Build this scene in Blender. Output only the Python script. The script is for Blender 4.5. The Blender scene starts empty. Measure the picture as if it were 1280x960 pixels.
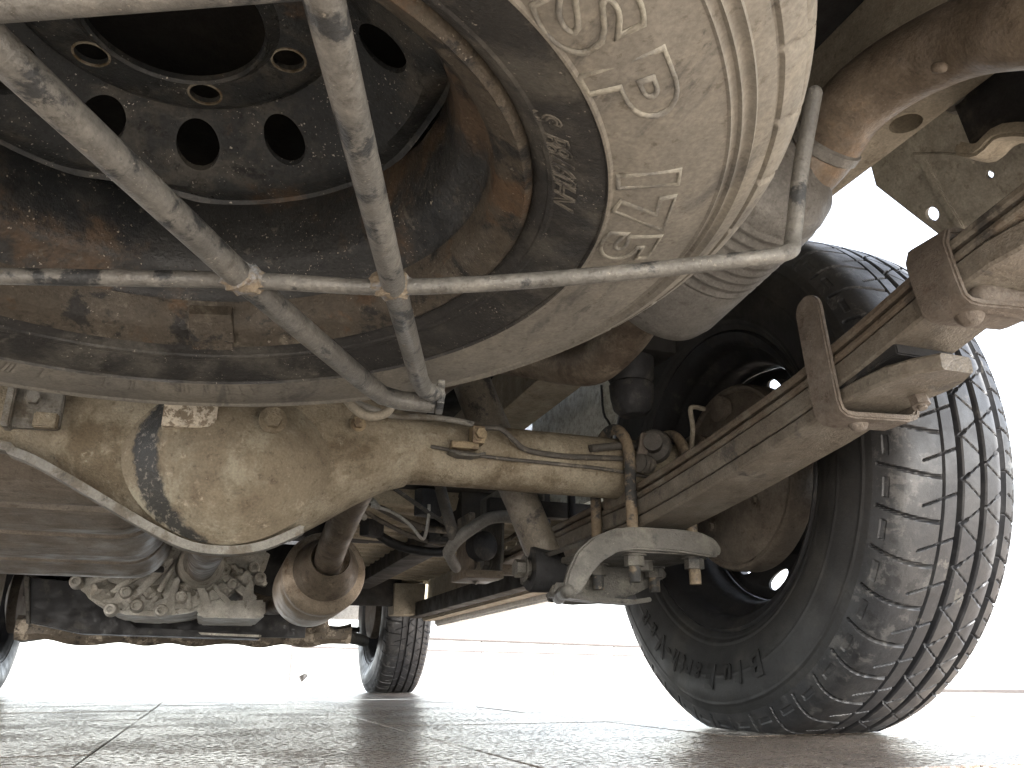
import bpy, bmesh, math, random
import numpy as np
from mathutils import Vector, Matrix

random.seed(7)
R = math.radians
scene = bpy.context.scene
COL = scene.collection

# ------------------------------------------------------------------ camera, sky, sun, exposure
cam_d = bpy.data.cameras.new("camera")
cam_d.sensor_fit = 'HORIZONTAL'
cam_d.sensor_width = 36.0
cam_d.lens = 1022.0 / 1280.0 * 36.0
cam_d.clip_start = 0.01
cam_d.clip_end = 2000.0
cam = bpy.data.objects.new("camera", cam_d)
COL.objects.link(cam)
cam.location = (0.0, 0.0, 0.067)
cam.rotation_euler = (R(90.0 + 19.604), 0.0, R(-19.773))
scene.camera = cam

SUN_EL, SUN_AZ = 38.0, 178.0            # azimuth clockwise from the van's nose (+Y)
world = bpy.data.worlds.new("World")
scene.world = world
world.use_nodes = True
wn = world.node_tree.nodes
wl = world.node_tree.links
wn.clear()
w_out = wn.new("ShaderNodeOutputWorld")
w_bg = wn.new("ShaderNodeBackground")
w_sky = wn.new("ShaderNodeTexSky")
w_sky.sky_type = 'NISHITA'
w_sky.sun_disc = False
w_sky.sun_elevation = R(SUN_EL)
w_sky.sun_rotation = R(SUN_AZ)
w_sky.dust_density = 2.0
w_bg.inputs[1].default_value = 0.12
w_hs = wn.new("ShaderNodeHueSaturation")          # thin white haze over the whole sky
w_hs.inputs["Saturation"].default_value = 0.38
wl.new(w_sky.outputs[0], w_hs.inputs["Color"])
wl.new(w_hs.outputs[0], w_bg.inputs[0])
wl.new(w_bg.outputs[0], w_out.inputs[0])

sun_d = bpy.data.lights.new("sun", 'SUN')
sun_d.energy = 4.5
sun_d.angle = R(0.5)
sun_d.color = (1.0, 0.975, 0.935)
sun = bpy.data.objects.new("sun", sun_d)
COL.objects.link(sun)
_sd = Vector((math.sin(R(SUN_AZ)) * math.cos(R(SUN_EL)), math.cos(R(SUN_AZ)) * math.cos(R(SUN_EL)), math.sin(R(SUN_EL))))
sun.rotation_euler = _sd.to_track_quat('Z', 'Y').to_euler()
sun.location = _sd * 20

scene.view_settings.view_transform = 'Standard'
scene.view_settings.look = 'None'
scene.view_settings.gamma = 1.0
scene.view_settings.exposure = 3.3
scene.view_settings.use_curve_mapping = False
scene.cycles.max_bounces = 10
scene.cycles.diffuse_bounces = 6
scene.cycles.use_denoising = True
scene.cycles.sample_clamp_indirect = 6.0

# ------------------------------------------------------------------ materials
def srgb(r, g, b):
    f = lambda c: ((c / 255.0 + 0.055) / 1.055) ** 2.4 if c / 255.0 > 0.04045 else c / 255.0 / 12.92
    return (f(r), f(g), f(b), 1.0)


def c4(t):
    return (t[0], t[1], t[2], 1.0)


class NT:
    def __init__(self, name):
        self.m = bpy.data.materials.new(name)
        self.m.use_nodes = True
        self.n = self.m.node_tree.nodes
        self.l = self.m.node_tree.links
        self.p = self.n["Principled BSDF"]
        self.tc = self.n.new("ShaderNodeTexCoord")
        self.co = self.tc.outputs["Object"]

    def world_co(self):
        g = self.n.new("ShaderNodeNewGeometry")
        self.co = g.outputs["Position"]

    def mapping(self, scale):
        mp = self.n.new("ShaderNodeMapping")
        mp.inputs["Scale"].default_value = scale
        self.l.new(self.co, mp.inputs[0])
        return mp.outputs[0]

    def noise(self, scale, detail=6.0, rough=0.6, co=None, dist=0.0):
        t = self.n.new("ShaderNodeTexNoise")
        t.inputs["Scale"].default_value = scale
        t.inputs["Detail"].default_value = detail
        t.inputs["Roughness"].default_value = rough
        t.inputs["Distortion"].default_value = dist
        self.l.new(co or self.co, t.inputs["Vector"])
        return t.outputs[0]

    def voronoi(self, scale, co=None):
        t = self.n.new("ShaderNodeTexVoronoi")
        t.inputs["Scale"].default_value = scale
        self.l.new(co or self.co, t.inputs["Vector"])
        return t.outputs[0]

    def ramp(self, fac, lo, hi, a=0.0, b=1.0):
        t = self.n.new("ShaderNodeMapRange")
        t.interpolation_type = 'SMOOTHSTEP'
        t.inputs[1].default_value = lo
        t.inputs[2].default_value = hi
        t.inputs[3].default_value = a
        t.inputs[4].default_value = b
        self.l.new(fac, t.inputs[0])
        return t.outputs[0]

    def math(self, op, a, b=None):
        t = self.n.new("ShaderNodeMath")
        t.operation = op
        for i, v in enumerate((a, b)):
            if v is None:
                continue
            if isinstance(v, (int, float)):
                t.inputs[i].default_value = v
            else:
                self.l.new(v, t.inputs[i])
        return t.outputs[0]

    def mix(self, fac, a, b):
        t = self.n.new("ShaderNodeMix")
        t.data_type = 'RGBA'
        if isinstance(fac, (int, float)):
            t.inputs[0].default_value = fac
        else:
            self.l.new(fac, t.inputs[0])
        for i, v in ((6, a), (7, b)):
            if isinstance(v, (tuple, list)):
                t.inputs[i].default_value = c4(v)
            else:
                self.l.new(v, t.inputs[i])
        return t.outputs[2]

    def bump(self, h, strength, dist=0.001, normal=None):
        t = self.n.new("ShaderNodeBump")
        t.inputs["Strength"].default_value = strength
        t.inputs["Distance"].default_value = dist
        self.l.new(h, t.inputs["Height"])
        if normal is not None:
            self.l.new(normal, t.inputs["Normal"])
        return t.outputs[0]

    def out(self, color=None, rough=None, normal=None, metal=None, spec=None):
        for key, v in (("Base Color", color), ("Roughness", rough), ("Normal", normal), ("Metallic", metal), ("Specular IOR Level", spec)):
            if v is None:
                continue
            if isinstance(v, (int, float)):
                self.p.inputs[key].default_value = v
            elif isinstance(v, (tuple, list)):
                self.p.inputs[key].default_value = c4(v)
            else:
                self.l.new(v, self.p.inputs[key])
        return self.m


def grime(name, base, layers, rough=(0.55, 0.85), bump=0.35, bscale=120.0, metal=0.0, specks=0.0, speck_col=(0.55, 0.5, 0.42), stretch=None, spec=0.4, fine=380.0, mottle=0.5, final=True):
    """base colour with layers of stains: (colour, noise scale, low, high[, amount])"""
    t = NT(name)
    co = t.mapping(stretch) if stretch else t.co
    col = base
    for k, ly in enumerate(layers):
        c, sc, lo, hi = ly[:4]
        amt = ly[4] if len(ly) > 4 else 1.0
        off = t.n.new("ShaderNodeVectorMath")
        off.operation = 'ADD'
        off.inputs[1].default_value = (3.7 * k + 1.3, 1.9 * k, 5.1 * k + 0.4)
        t.l.new(co, off.inputs[0])
        mid = lo * .55 + hi * .45
        fac = t.ramp(t.noise(sc, 11.0, 0.70, off.outputs[0], 0.25), mid - (hi - lo) * .36, mid + (hi - lo) * .36, 0.0, amt)
        col = t.mix(fac, col, c)
    pit = t.ramp(t.noise(105.0, 5.0, .72), 0.56, 0.66, 0.0, 0.5)
    if not isinstance(col, (tuple, list)):
        dk = t.n.new("ShaderNodeMix"); dk.data_type = 'RGBA'; dk.blend_type = 'MULTIPLY'
        t.l.new(pit, dk.inputs[0]); t.l.new(col, dk.inputs[6]); dk.inputs[7].default_value = (0.45, 0.41, 0.37, 1)
        col = dk.outputs[2]
    fine_n = t.noise(fine, 3.0, 0.6)
    shade = t.math('MULTIPLY', t.ramp(fine_n, 0.25, 0.75, 0.84, 1.14), t.math('MULTIPLY', t.ramp(t.noise(58.0, 9.0, 0.76), 0.32, 0.68, 1 - .28 * mottle, 1 + .30 * mottle), t.ramp(t.noise(17.0, 5.0, 0.6), 0.3, 0.7, 1 - .14 * mottle, 1 + .14 * mottle)))
    hsv = t.n.new("ShaderNodeHueSaturation")
    t.l.new(shade, hsv.inputs["Value"])
    if isinstance(col, (tuple, list)):
        hsv.inputs["Color"].default_value = c4(col)
    else:
        t.l.new(col, hsv.inputs["Color"])
    col = hsv.outputs[0]
    if specks > 0:
        gate = t.ramp(t.noise(35.0, 6.0, .7), 0.46, 0.60)
        s1 = t.ramp(t.noise(520.0, 2.0, .5), 0.66, 0.72, 0.0, specks)
        s2 = t.ramp(t.noise(210.0, 4.0, .6), 0.68, 0.73, 0.0, specks * .8)
        s = t.math('MAXIMUM', t.math('MULTIPLY', s1, gate), s2)
        col = t.mix(s, col, speck_col)
    if not final:
        return t, col
    rg = t.ramp(t.noise(24.0, 6.0), 0.3, 0.7, rough[0], rough[1])
    h = t.math('ADD', t.noise(bscale, 6.0, 0.65), t.math('MULTIPLY', t.noise(bscale * 4.0, 3.0), 0.4))
    return t.out(col, rg, t.bump(h, bump, 0.002), metal, spec)


M = {}
M['tyre_dust'] = grime('dusty_rubber', (0.196, 0.184, 0.158), [
    ((0.240, 0.222, 0.184), 8.0, 0.40, 0.66), ((0.108, 0.103, 0.094), 13.0, 0.52, 0.68, 0.85), ((0.275, 0.248, 0.200), 55.0, 0.58, 0.72, 0.5), ((0.085, 0.082, 0.076), 26.0, 0.62, 0.70, 0.7)],
    rough=(0.55, 0.8), bump=0.14, bscale=160, specks=0.0, spec=0.35, mottle=0.35, stretch=(2.2, 0.6, 1.0))
M['tyre_band'] = grime('dark_rubber_band', (0.030, 0.029, 0.027), [
    ((0.085, 0.080, 0.068), 16.0, 0.44, 0.68), ((0.13, 0.12, 0.10), 45.0, 0.58, 0.72, 0.6)], rough=(0.4, 0.75), bump=0.5, bscale=90, specks=0.5)
M['tyre_black'] = grime('road_tyre_rubber', (0.021, 0.021, 0.021), [
    ((0.042, 0.040, 0.036), 11.0, 0.45, 0.7), ((0.075, 0.068, 0.057), 26.0, 0.60, 0.74, 0.6)], rough=(0.42, 0.62), bump=0.16, bscale=220, spec=0.5)
M['tyre_tread'] = grime('road_tyre_tread_rubber', (0.0234, 0.0242, 0.0270), [
    ((0.0414, 0.0418, 0.0430), 22.0, 0.45, 0.65), ((0.1170, 0.1116, 0.1000), 24.0, 0.60, 0.68, 0.8)], rough=(0.33, 0.6), bump=0.12, bscale=260, spec=0.6)
M['tyre_shoulder'] = grime('road_tyre_shoulder_rubber', (0.0255, 0.0264, 0.0285), [
    ((0.0425, 0.0422, 0.0418), 22.0, 0.45, 0.65), ((0.1062, 0.1030, 0.0969), 42.0, 0.53, 0.62, 0.6), ((0.0170, 0.0176, 0.0190), 60.0, 0.52, 0.6, 0.9)], rough=(0.3, 0.6), bump=0.2, bscale=260, spec=0.6)
M['letter_dust'] = grime('worn_letter_edges', (0.2716, 0.2586, 0.2138), [((0.1630, 0.1580, 0.1426), 30.0, 0.4, 0.65)], rough=(0.7, 0.9))
M['letter_dark'] = grime('dark_letter_rubber', (0.013, 0.013, 0.013), [((0.024, 0.023, 0.022), 30.0, 0.45, 0.65)], rough=(0.4, 0.6), bump=0.1)
M['letter_band'] = grime('band_letter_rubber', (0.13, 0.12, 0.10), [((0.035, 0.033, 0.03), 60.0, 0.45, 0.6)], rough=(0.4, 0.6), bump=0.1)
M['rim_black'] = grime('black_rim_paint_rust', (0.034, 0.037, 0.038), [
    ((0.085, 0.080, 0.068), 20.0, 0.46, 0.68, 0.8), ((0.115, 0.070, 0.038), 13.0, 0.58, 0.72, 0.6), ((0.010, 0.010, 0.010), 36.0, 0.54, 0.66, 0.8)],
    rough=(0.25, 0.6), bump=0.5, bscale=80, specks=0.9, speck_col=(0.55, 0.52, 0.45), metal=0.1)
M['rim_barrel'] = grime('rim_barrel_rust', (0.0378, 0.0388, 0.0378), [
    ((0.1125, 0.0757, 0.0462), 9.0, 0.45, 0.64, 0.85), ((0.0180, 0.0204, 0.0221), 14.0, 0.48, 0.62, 0.9), ((0.1710, 0.1600, 0.1313), 44.0, 0.57, 0.70, 0.6)],
    rough=(0.28, 0.65), bump=0.6, bscale=70, specks=0.85, speck_col=(0.5, 0.45, 0.36), metal=0.1)
M['rim_lip'] = grime('rim_lip_rust', (0.0833, 0.0702, 0.0529), [
    ((0.1615, 0.1422, 0.1098), 26.0, 0.50, 0.68), ((0.0187, 0.0189, 0.0186), 30.0, 0.50, 0.62, 0.9), ((0.1105, 0.0675, 0.0372), 18.0, 0.55, 0.68, 0.8)], rough=(0.35, 0.7), bump=0.6, bscale=110, metal=0.15, specks=0.4)
M['hole_ring'] = grime('worn_hole_edge', (0.3000, 0.2700, 0.2100), [((0.1500, 0.1125, 0.0675), 60.0, 0.45, 0.65)], rough=(0.4, 0.7), metal=0.3)
M['bar'] = grime('carrier_tube_grey', (0.1373, 0.1336, 0.1212), [
    ((0.1923, 0.1852, 0.1649), 24.0, 0.45, 0.66), ((0.0344, 0.0366, 0.0379), 34.0, 0.52, 0.63, 0.95), ((0.1510, 0.1102, 0.0678), 55.0, 0.62, 0.74, 0.7)],
    rough=(0.3, 0.6), bump=0.40, bscale=150, specks=0.4, metal=0.15)
M['weld'] = grime('rusty_weld', (0.2246, 0.1840, 0.1300), [((0.2621, 0.2723, 0.2800), 70.0, 0.45, 0.65), ((0.0998, 0.0736, 0.0500), 90.0, 0.55, 0.7)], rough=(0.6, 0.9), bump=1.0, bscale=160)
M['axle'] = grime('mud_coated_axle', (0.2385, 0.2023, 0.1445), [
    ((0.3141, 0.2768, 0.2057), 12.0, 0.44, 0.64), ((0.1366, 0.1069, 0.0693), 8.0, 0.48, 0.66, 0.9), ((0.3686, 0.3341, 0.2592), 40.0, 0.57, 0.70, 0.7), ((0.0564, 0.0535, 0.0474), 15.0, 0.61, 0.70, 0.9)],
    rough=(0.7, 0.95), bump=1.02, bscale=130, spec=0.2, specks=0.25, mottle=0.2)
t, col_ = grime('differential_cover_mud', (0.218, 0.182, 0.128), [
    ((0.298, 0.271, 0.202), 11.0, 0.46, 0.66), ((0.118, 0.090, 0.060), 7.0, 0.46, 0.72, 0.8), ((0.40, 0.345, 0.26), 40.0, 0.58, 0.70, 0.7)], specks=0.25, mottle=0.2, final=False)
_sx = t.n.new("ShaderNodeSeparateXYZ"); t.l.new(t.co, _sx.inputs[0])
def _dist(px, pz):
    a_ = t.math('SUBTRACT', _sx.outputs[0], px); b_ = t.math('SUBTRACT', _sx.outputs[2], pz)
    return t.math('SQRT', t.math('ADD', t.math('MULTIPLY', a_, a_), t.math('MULTIPLY', b_, b_)))
_wob = t.math('MULTIPLY', t.math('SUBTRACT', t.noise(70.0, 6.0, .7), 0.5), 0.022)
_in = t.ramp(t.math('ADD', _dist(0.004, -0.043), _wob), 0.0972, 0.0922)
_out = t.ramp(t.math('SUBTRACT', _dist(0.042, -0.036), _wob), 0.1062, 0.1122)
_cr = t.math('MULTIPLY', _in, _out)
_iron = t.mix(t.ramp(t.noise(150.0, 6.0, .7), 0.54, 0.64, 0.0, 0.8), (0.026, 0.027, 0.027), (0.22, 0.20, 0.165))
col_ = t.mix(t.math('MULTIPLY', _cr, 0.93), col_, _iron)
M['cover'] = t.out(col_, t.ramp(_cr, 0.0, 1.0, 0.85, 0.4), t.bump(t.math('ADD', t.math('MULTIPLY', t.noise(120.0, 6.0, .68), 1.0), t.math('MULTIPLY', _cr, -0.5)), 0.8, 0.002), 0.0, 0.3)
M['axle_lip'] = grime('axle_seam_metal', (0.1913, 0.1814, 0.1580), [((0.1169, 0.1005, 0.0759), 30.0, 0.45, 0.65), ((0.0452, 0.0446, 0.0426), 22.0, 0.58, 0.68, 0.8)], rough=(0.5, 0.8), bump=0.4)
M['oily'] = grime('bare_oily_iron', (0.034, 0.036, 0.037), [((0.095, 0.095, 0.09), 60.0, 0.5, 0.65), ((0.32, 0.29, 0.24), 70.0, 0.62, 0.70, 0.8)], rough=(0.3, 0.6), bump=0.9, bscale=110)
M['tag'] = grime('pale_plate', (0.56, 0.50, 0.40), [((0.18, 0.14, 0.095), 80.0, 0.48, 0.58, 0.9)], rough=(0.6, 0.8), bump=0.3)
M['spring'] = grime('rusty_spring_steel', (0.1424, 0.1146, 0.0850), [
    ((0.1899, 0.1702, 0.1365), 22.0, 0.45, 0.65), ((0.1076, 0.0667, 0.0365), 28.0, 0.55, 0.70, 0.8), ((0.0380, 0.0361, 0.0341), 16.0, 0.58, 0.70, 0.8)],
    rough=(0.38, 0.72), bump=0.77, bscale=120, specks=0.25, metal=0.1)
M['spring_low'] = grime('dusty_spring_steel', (0.1609, 0.1408, 0.1126), [
    ((0.2033, 0.1847, 0.1521), 16.0, 0.45, 0.65), ((0.0762, 0.0704, 0.0639), 20.0, 0.55, 0.68, 0.9), ((0.1468, 0.0910, 0.0486), 34.0, 0.62, 0.74, 0.8)],
    rough=(0.36, 0.68), bump=0.68, bscale=120, specks=0.3, metal=0.1)
M['clip'] = grime('brown_clip_steel', (0.1521, 0.1271, 0.1030), [((0.1895, 0.1662, 0.1398), 30.0, 0.45, 0.65), ((0.0718, 0.0489, 0.0331), 40.0, 0.56, 0.70, 0.9)], rough=(0.45, 0.75), bump=0.85, bscale=180)
M['ubolt'] = grime('ubolt_steel', (0.2040, 0.1575, 0.1045), [((0.0425, 0.0423, 0.0408), 18.0, 0.46, 0.58), ((0.2720, 0.2250, 0.1615), 60.0, 0.55, 0.70)], rough=(0.5, 0.85), bump=0.5)
M['plate'] = grime('spring_plate_steel', (0.0926, 0.0869, 0.0752), [((0.1354, 0.1272, 0.1066), 22.0, 0.46, 0.66), ((0.0248, 0.0245, 0.0242), 26.0, 0.54, 0.68, 0.9), ((0.0903, 0.0601, 0.0388), 50.0, 0.62, 0.72, 0.7)], rough=(0.35, 0.65), bump=0.77, specks=0.3)
M['pipe'] = grime('rusty_exhaust_pipe', (0.1569, 0.1271, 0.0950), [((0.2176, 0.1823, 0.1458), 14.0, 0.44, 0.66), ((0.3036, 0.1928, 0.1026), 7.0, 0.54, 0.72, 0.5), ((0.0607, 0.0542, 0.0486), 24.0, 0.58, 0.70, 0.8)], rough=(0.38, 0.66), bump=0.6, bscale=60, specks=0.2, metal=0.2)
M['muffler'] = grime('dusty_muffler', (0.1696, 0.1623, 0.1474), [((0.2185, 0.2126, 0.1935), 16.0, 0.44, 0.66), ((0.0980, 0.0893, 0.0784), 20.0, 0.56, 0.70, 0.8)], rough=(0.4, 0.7), bump=0.51, metal=0.15)
M['cat'] = grime('heat_tinted_converter', (0.3478, 0.2881, 0.2187), [((0.4140, 0.3492, 0.2722), 14.0, 0.45, 0.65), ((0.2070, 0.1440, 0.0923), 18.0, 0.55, 0.70, 0.8)], rough=(0.32, 0.6), bump=0.25, metal=0.55)
M['dark_pipe'] = grime('brown_front_pipe', (0.17, 0.14, 0.105), [((0.10, 0.078, 0.058), 16.0, 0.45, 0.65), ((0.24, 0.20, 0.15), 30.0, 0.56, 0.70)], rough=(0.4, 0.75), bump=0.3, metal=0.35)
M['frame'] = grime('dusty_frame_paint', (0.2700, 0.2400, 0.1860), [((0.3360, 0.3000, 0.2340), 12.0, 0.44, 0.66), ((0.1740, 0.1440, 0.1020), 20.0, 0.56, 0.70, 0.7)], rough=(0.6, 0.9), bump=0.42)
M['panel'] = grime('dusty_inner_panel', (0.26, 0.245, 0.205), [((0.34, 0.32, 0.27), 14.0, 0.44, 0.66), ((0.16, 0.14, 0.11), 24.0, 0.57, 0.70, 0.7)], rough=(0.6, 0.9), bump=0.3)
M['pale_panel'] = grime('pale_splash_panel', (0.62, 0.64, 0.60), [((0.45, 0.45, 0.41), 60.0, 0.48, 0.60), ((0.30, 0.28, 0.24), 35.0, 0.6, 0.7, 0.7)], rough=(0.5, 0.8), bump=0.5)
M['under'] = grime('black_underbody', (0.0180, 0.0168, 0.0156), [((0.0360, 0.0312, 0.0252), 8.0, 0.45, 0.68), ((0.0600, 0.0492, 0.0360), 20.0, 0.62, 0.75, 0.7)], rough=(0.6, 0.9), bump=0.3, bscale=60)
M['floor_rib'] = grime('dusty_floor_panel', (0.33, 0.29, 0.215), [((0.20, 0.165, 0.12), 8.0, 0.46, 0.68)], rough=(0.65, 0.9), bump=0.2)
M['tank'] = grime('mud_streaked_tank', (0.2179, 0.1853, 0.1472), [((0.2905, 0.2557, 0.2093), 10.0, 0.42, 0.64), ((0.1236, 0.1001, 0.0737), 16.0, 0.53, 0.70, 0.9)], rough=(0.3, 0.6), bump=0.25, stretch=(0.35, 2.2, 2.2))
M['alloy'] = grime('cast_aluminium', (0.4400, 0.4200, 0.3654), [((0.5720, 0.5544, 0.4988), 16.0, 0.45, 0.66), ((0.1760, 0.1512, 0.1160), 26.0, 0.54, 0.68, 0.85)], rough=(0.4, 0.7), bump=0.5, bscale=90, metal=0.35)
M['black'] = grime('black_satin_steel', (0.017, 0.017, 0.018), [((0.05, 0.046, 0.04), 18.0, 0.52, 0.70)], rough=(0.35, 0.65), bump=0.2)
M['rubber'] = grime('black_rubber', (0.022, 0.022, 0.023), [((0.06, 0.055, 0.047), 24.0, 0.5, 0.68)], rough=(0.55, 0.85), bump=0.3)
M['shock'] = grime('dusty_shock_tube', (0.1337, 0.1160, 0.0900), [((0.1842, 0.1646, 0.1329), 16.0, 0.45, 0.66), ((0.0325, 0.0314, 0.0313), 20.0, 0.55, 0.66, 0.9)], rough=(0.35, 0.65), bump=0.68, specks=0.3)
M['drum'] = grime('dusty_brake_drum', (0.1412, 0.1193, 0.0945), [((0.1859, 0.1603, 0.1294), 14.0, 0.44, 0.66), ((0.0826, 0.0668, 0.0489), 20.0, 0.55, 0.70)], rough=(0.65, 0.9), bump=0.42)
M['brass'] = grime('dirty_brass_fitting', (0.2604, 0.2048, 0.1280), [((0.1488, 0.1088, 0.0720), 60.0, 0.46, 0.62)], rough=(0.4, 0.7), bump=0.5, metal=0.4)
M['wire'] = grime('dusty_cable', (0.075, 0.068, 0.058), [((0.16, 0.14, 0.11), 40.0, 0.5, 0.66)], rough=(0.5, 0.8))
M['clean_wire'] = grime('light_wire', (0.42, 0.40, 0.35), [((0.22, 0.2, 0.16), 40.0, 0.5, 0.66)], rough=(0.4, 0.7))
M['paint'] = grime('white_van_paint', (0.72, 0.72, 0.70), [((0.5, 0.47, 0.42), 6.0, 0.6, 0.8, 0.5)], rough=(0.25, 0.45), bump=0.05)
M['bumper'] = grime('dark_bumper_plastic', (0.05, 0.05, 0.05), [((0.09, 0.085, 0.08), 8.0, 0.5, 0.7)], rough=(0.5, 0.8), bump=0.1)
M['beam'] = grime('dirty_crossmember', (0.15, 0.125, 0.095), [((0.42, 0.36, 0.28), 20.0, 0.50, 0.62), ((0.04, 0.036, 0.03), 24.0, 0.54, 0.66, 0.9)], rough=(0.5, 0.85), bump=0.6)
M['rail'] = grime('weathered_guard_rail', (0.052, 0.046, 0.045), [((0.06, 0.054, 0.052), 4.0, 0.45, 0.65)], rough=(0.6, 0.9))
M['leaf'] = grime('dry_leaf', (0.012, 0.011, 0.010), [((0.02, 0.018, 0.015), 60.0, 0.45, 0.65)], rough=(0.6, 0.9))


TW = 0.338                     # paving module
X0, Y0 = -0.085, 0.880         # one joint crossing


def ground_material(name, joints):
    t = NT(name)
    t.world_co()
    base = t.mix(t.ramp(t.noise(2.2, 8.0, 0.6), 0.35, 0.68), (0.190, 0.150, 0.118), (0.264, 0.218, 0.176))
    base = t.mix(t.ramp(t.noise(3.3, 6.0, 0.6, None, 0.6), 0.56, 0.66, 0.0, 0.55), base, (0.085, 0.072, 0.060))
    base = t.mix(t.ramp(t.noise(26.0, 8.0, 0.7), 0.45, 0.66, 0.0, 0.7), base, (0.085, 0.069, 0.056))
    base = t.mix(t.ramp(t.noise(170.0, 5.0, 0.7), 0.5, 0.68, 0.0, 0.55), base, (0.31, 0.285, 0.25))
    if joints:
        sx = t.n.new("ShaderNodeSeparateXYZ")
        t.l.new(t.co, sx.inputs[0])
        g = None
        for ax, o in ((0, X0), (1, Y0)):
            u = t.math('FRACT', t.math('DIVIDE', t.math('SUBTRACT', sx.outputs[ax], o), TW))
            d = t.math('ABSOLUTE', t.math('SUBTRACT', u, 0.5))
            k = t.ramp(d, 0.488, 0.492)
            g = k if g is None else t.math('MAXIMUM', g, k)
        base = t.mix(g, base, (0.05, 0.044, 0.037))
    rg = t.math('ADD', t.ramp(t.noise(150.0, 5.0, 0.7), 0.44, 0.60, 0.08, 0.38), t.ramp(t.noise(7.0, 7.0, 0.65), 0.35, 0.65, 0.0, 0.15))
    h = t.math('ADD', t.math('MULTIPLY', t.noise(230.0, 3.0, 0.62), 1.0), t.math('MULTIPLY', t.noise(48.0, 4.0, 0.6), 0.45))
    nrm = t.bump(h, 1.0, 0.0044)
    return t.out(base, rg, nrm, 0.0, 0.42)


M['ground'] = ground_material('worn_concrete_paving', True)
M['slab'] = ground_material('worn_concrete_slab', False)
tj = NT('joint_grit'); M['joint'] = tj.out((0.018, 0.016, 0.014), 0.95)

# ------------------------------------------------------------------ object helpers
ORG = {}


def mesh_of(verts, faces, smooth=True, angle=38.0, mats=None, fmat=None):
    me = bpy.data.meshes.new("mesh")
    me.from_pydata([tuple(v) for v in verts], [], faces)
    if fmat is not None:
        me.polygons.foreach_set("material_index", fmat)
    me.update()
    if smooth:
        me.polygons.foreach_set("use_smooth", [True] * len(me.polygons))
        me.set_sharp_from_angle(angle=R(angle))
    return me


def bm_mesh(bm, smooth=True, angle=38.0):
    bmesh.ops.recalc_face_normals(bm, faces=bm.faces)
    me = bpy.data.meshes.new("mesh")
    bm.to_mesh(me)
    bm.free()
    if smooth:
        me.polygons.foreach_set("use_smooth", [True] * len(me.polygons))
        me.set_sharp_from_angle(angle=R(angle))
    return me


def tag(o, label, cat=None, group=None, kind=None):
    if label: o["label"] = label
    if cat: o["category"] = cat
    if group: o["group"] = group
    if kind: o["kind"] = kind
    return o


def thing(name, loc, label, cat, group=None, rot=(0, 0, 0)):
    o = bpy.data.objects.new(name, None)
    o.empty_display_size = 0.05
    COL.objects.link(o)
    o.location = loc
    o.rotation_euler = rot
    ORG[o.name] = Vector(loc)
    return tag(o, label, cat, group)


def ob(name, me, mat, parent=None, local=False):
    """mesh given in world coordinates (or in the parent's own if local)"""
    o = bpy.data.objects.new(name, me)
    COL.objects.link(o)
    for m in (mat if isinstance(mat, (list, tuple)) else [mat]):
        me.materials.append(M[m])
    if parent is not None:
        o.parent = parent
        org = ORG[parent.name]
        if not local:
            me.transform(Matrix.Translation(-org))
        ORG[o.name] = org
    else:
        ORG[o.name] = Vector((0, 0, 0))
    return o


def catmull(pts, n=8, closed=False):
    P = [Vector(p) for p in pts]
    out = []
    m = len(P)
    rng = range(m if closed else m - 1)
    for i in rng:
        p0 = P[(i - 1) % m] if closed or i > 0 else P[0] * 2 - P[1]
        p1, p2 = P[i], P[(i + 1) % m]
        p3 = P[(i + 2) % m] if closed or i + 2 < m else P[m - 1] * 2 - P[m - 2]
        for k in range(n):
            t = k / n
            out.append(0.5 * ((2 * p1) + (p2 - p0) * t + (2 * p0 - 5 * p1 + 4 * p2 - p3) * t * t + (3 * p1 - p0 - 3 * p2 + p3) * t ** 3))
    if not closed:
        out.append(P[-1])
    return out


def tube_bm(bm, path, rad, seg=14, cap=True, round_end=False):
    path = [Vector(p) for p in path]
    n = len(path)
    rads = rad if isinstance(rad, (list, tuple)) else [rad] * n
    if round_end:
        r0, r1 = rads[0], rads[-1]
        d0 = (path[0] - path[1]).normalized(); d1 = (path[-1] - path[-2]).normalized()
        a = [path[0] + d0 * r0 * s for s in (0.95, 0.8, 0.5)]
        b = [path[-1] + d1 * r1 * s for s in (0.5, 0.8, 0.95)]
        path = a + path + b
        rads = [r0 * .3, r0 * .6, r0 * .87] + list(rads) + [r1 * .87, r1 * .6, r1 * .3]
        n = len(path)
    t0 = (path[1] - path[0]).normalized()
    up = Vector((0, 0, 1)) if abs(t0.z) < 0.9 else Vector((1, 0, 0))
    nrm = t0.cross(up).normalized()
    rings = []
    for i in range(n):
        t = (path[min(i + 1, n - 1)] - path[max(i - 1, 0)]).normalized()
        nrm = (nrm - t * nrm.dot(t)).normalized()
        bn = t.cross(nrm)
        rings.append([bm.verts.new(path[i] + (nrm * math.cos(2 * math.pi * k / seg) + bn * math.sin(2 * math.pi * k / seg)) * rads[i]) for k in range(seg)])
    for a, b in zip(rings, rings[1:]):
        for k in range(seg):
            bm.faces.new((a[k], a[(k + 1) % seg], b[(k + 1) % seg], b[k]))
    if cap:
        bm.faces.new(rings[0][::-1]); bm.faces.new(rings[-1])


def tube(name, path, rad, mat, parent, seg=14, smooth_n=0, round_end=False, label=None):
    bm = bmesh.new()
    p = catmull(path, smooth_n) if smooth_n else path
    if isinstance(rad, (list, tuple)) and smooth_n:
        rr = []
        for i in range(len(rad) - 1):
            rr += [rad[i] + (rad[i + 1] - rad[i]) * k / smooth_n for k in range(smooth_n)]
        rad = rr + [rad[-1]]
    tube_bm(bm, p, rad, seg, True, round_end)
    o = ob(name, bm_mesh(bm), mat, parent)
    if label: o["label"] = label
    return o


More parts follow.
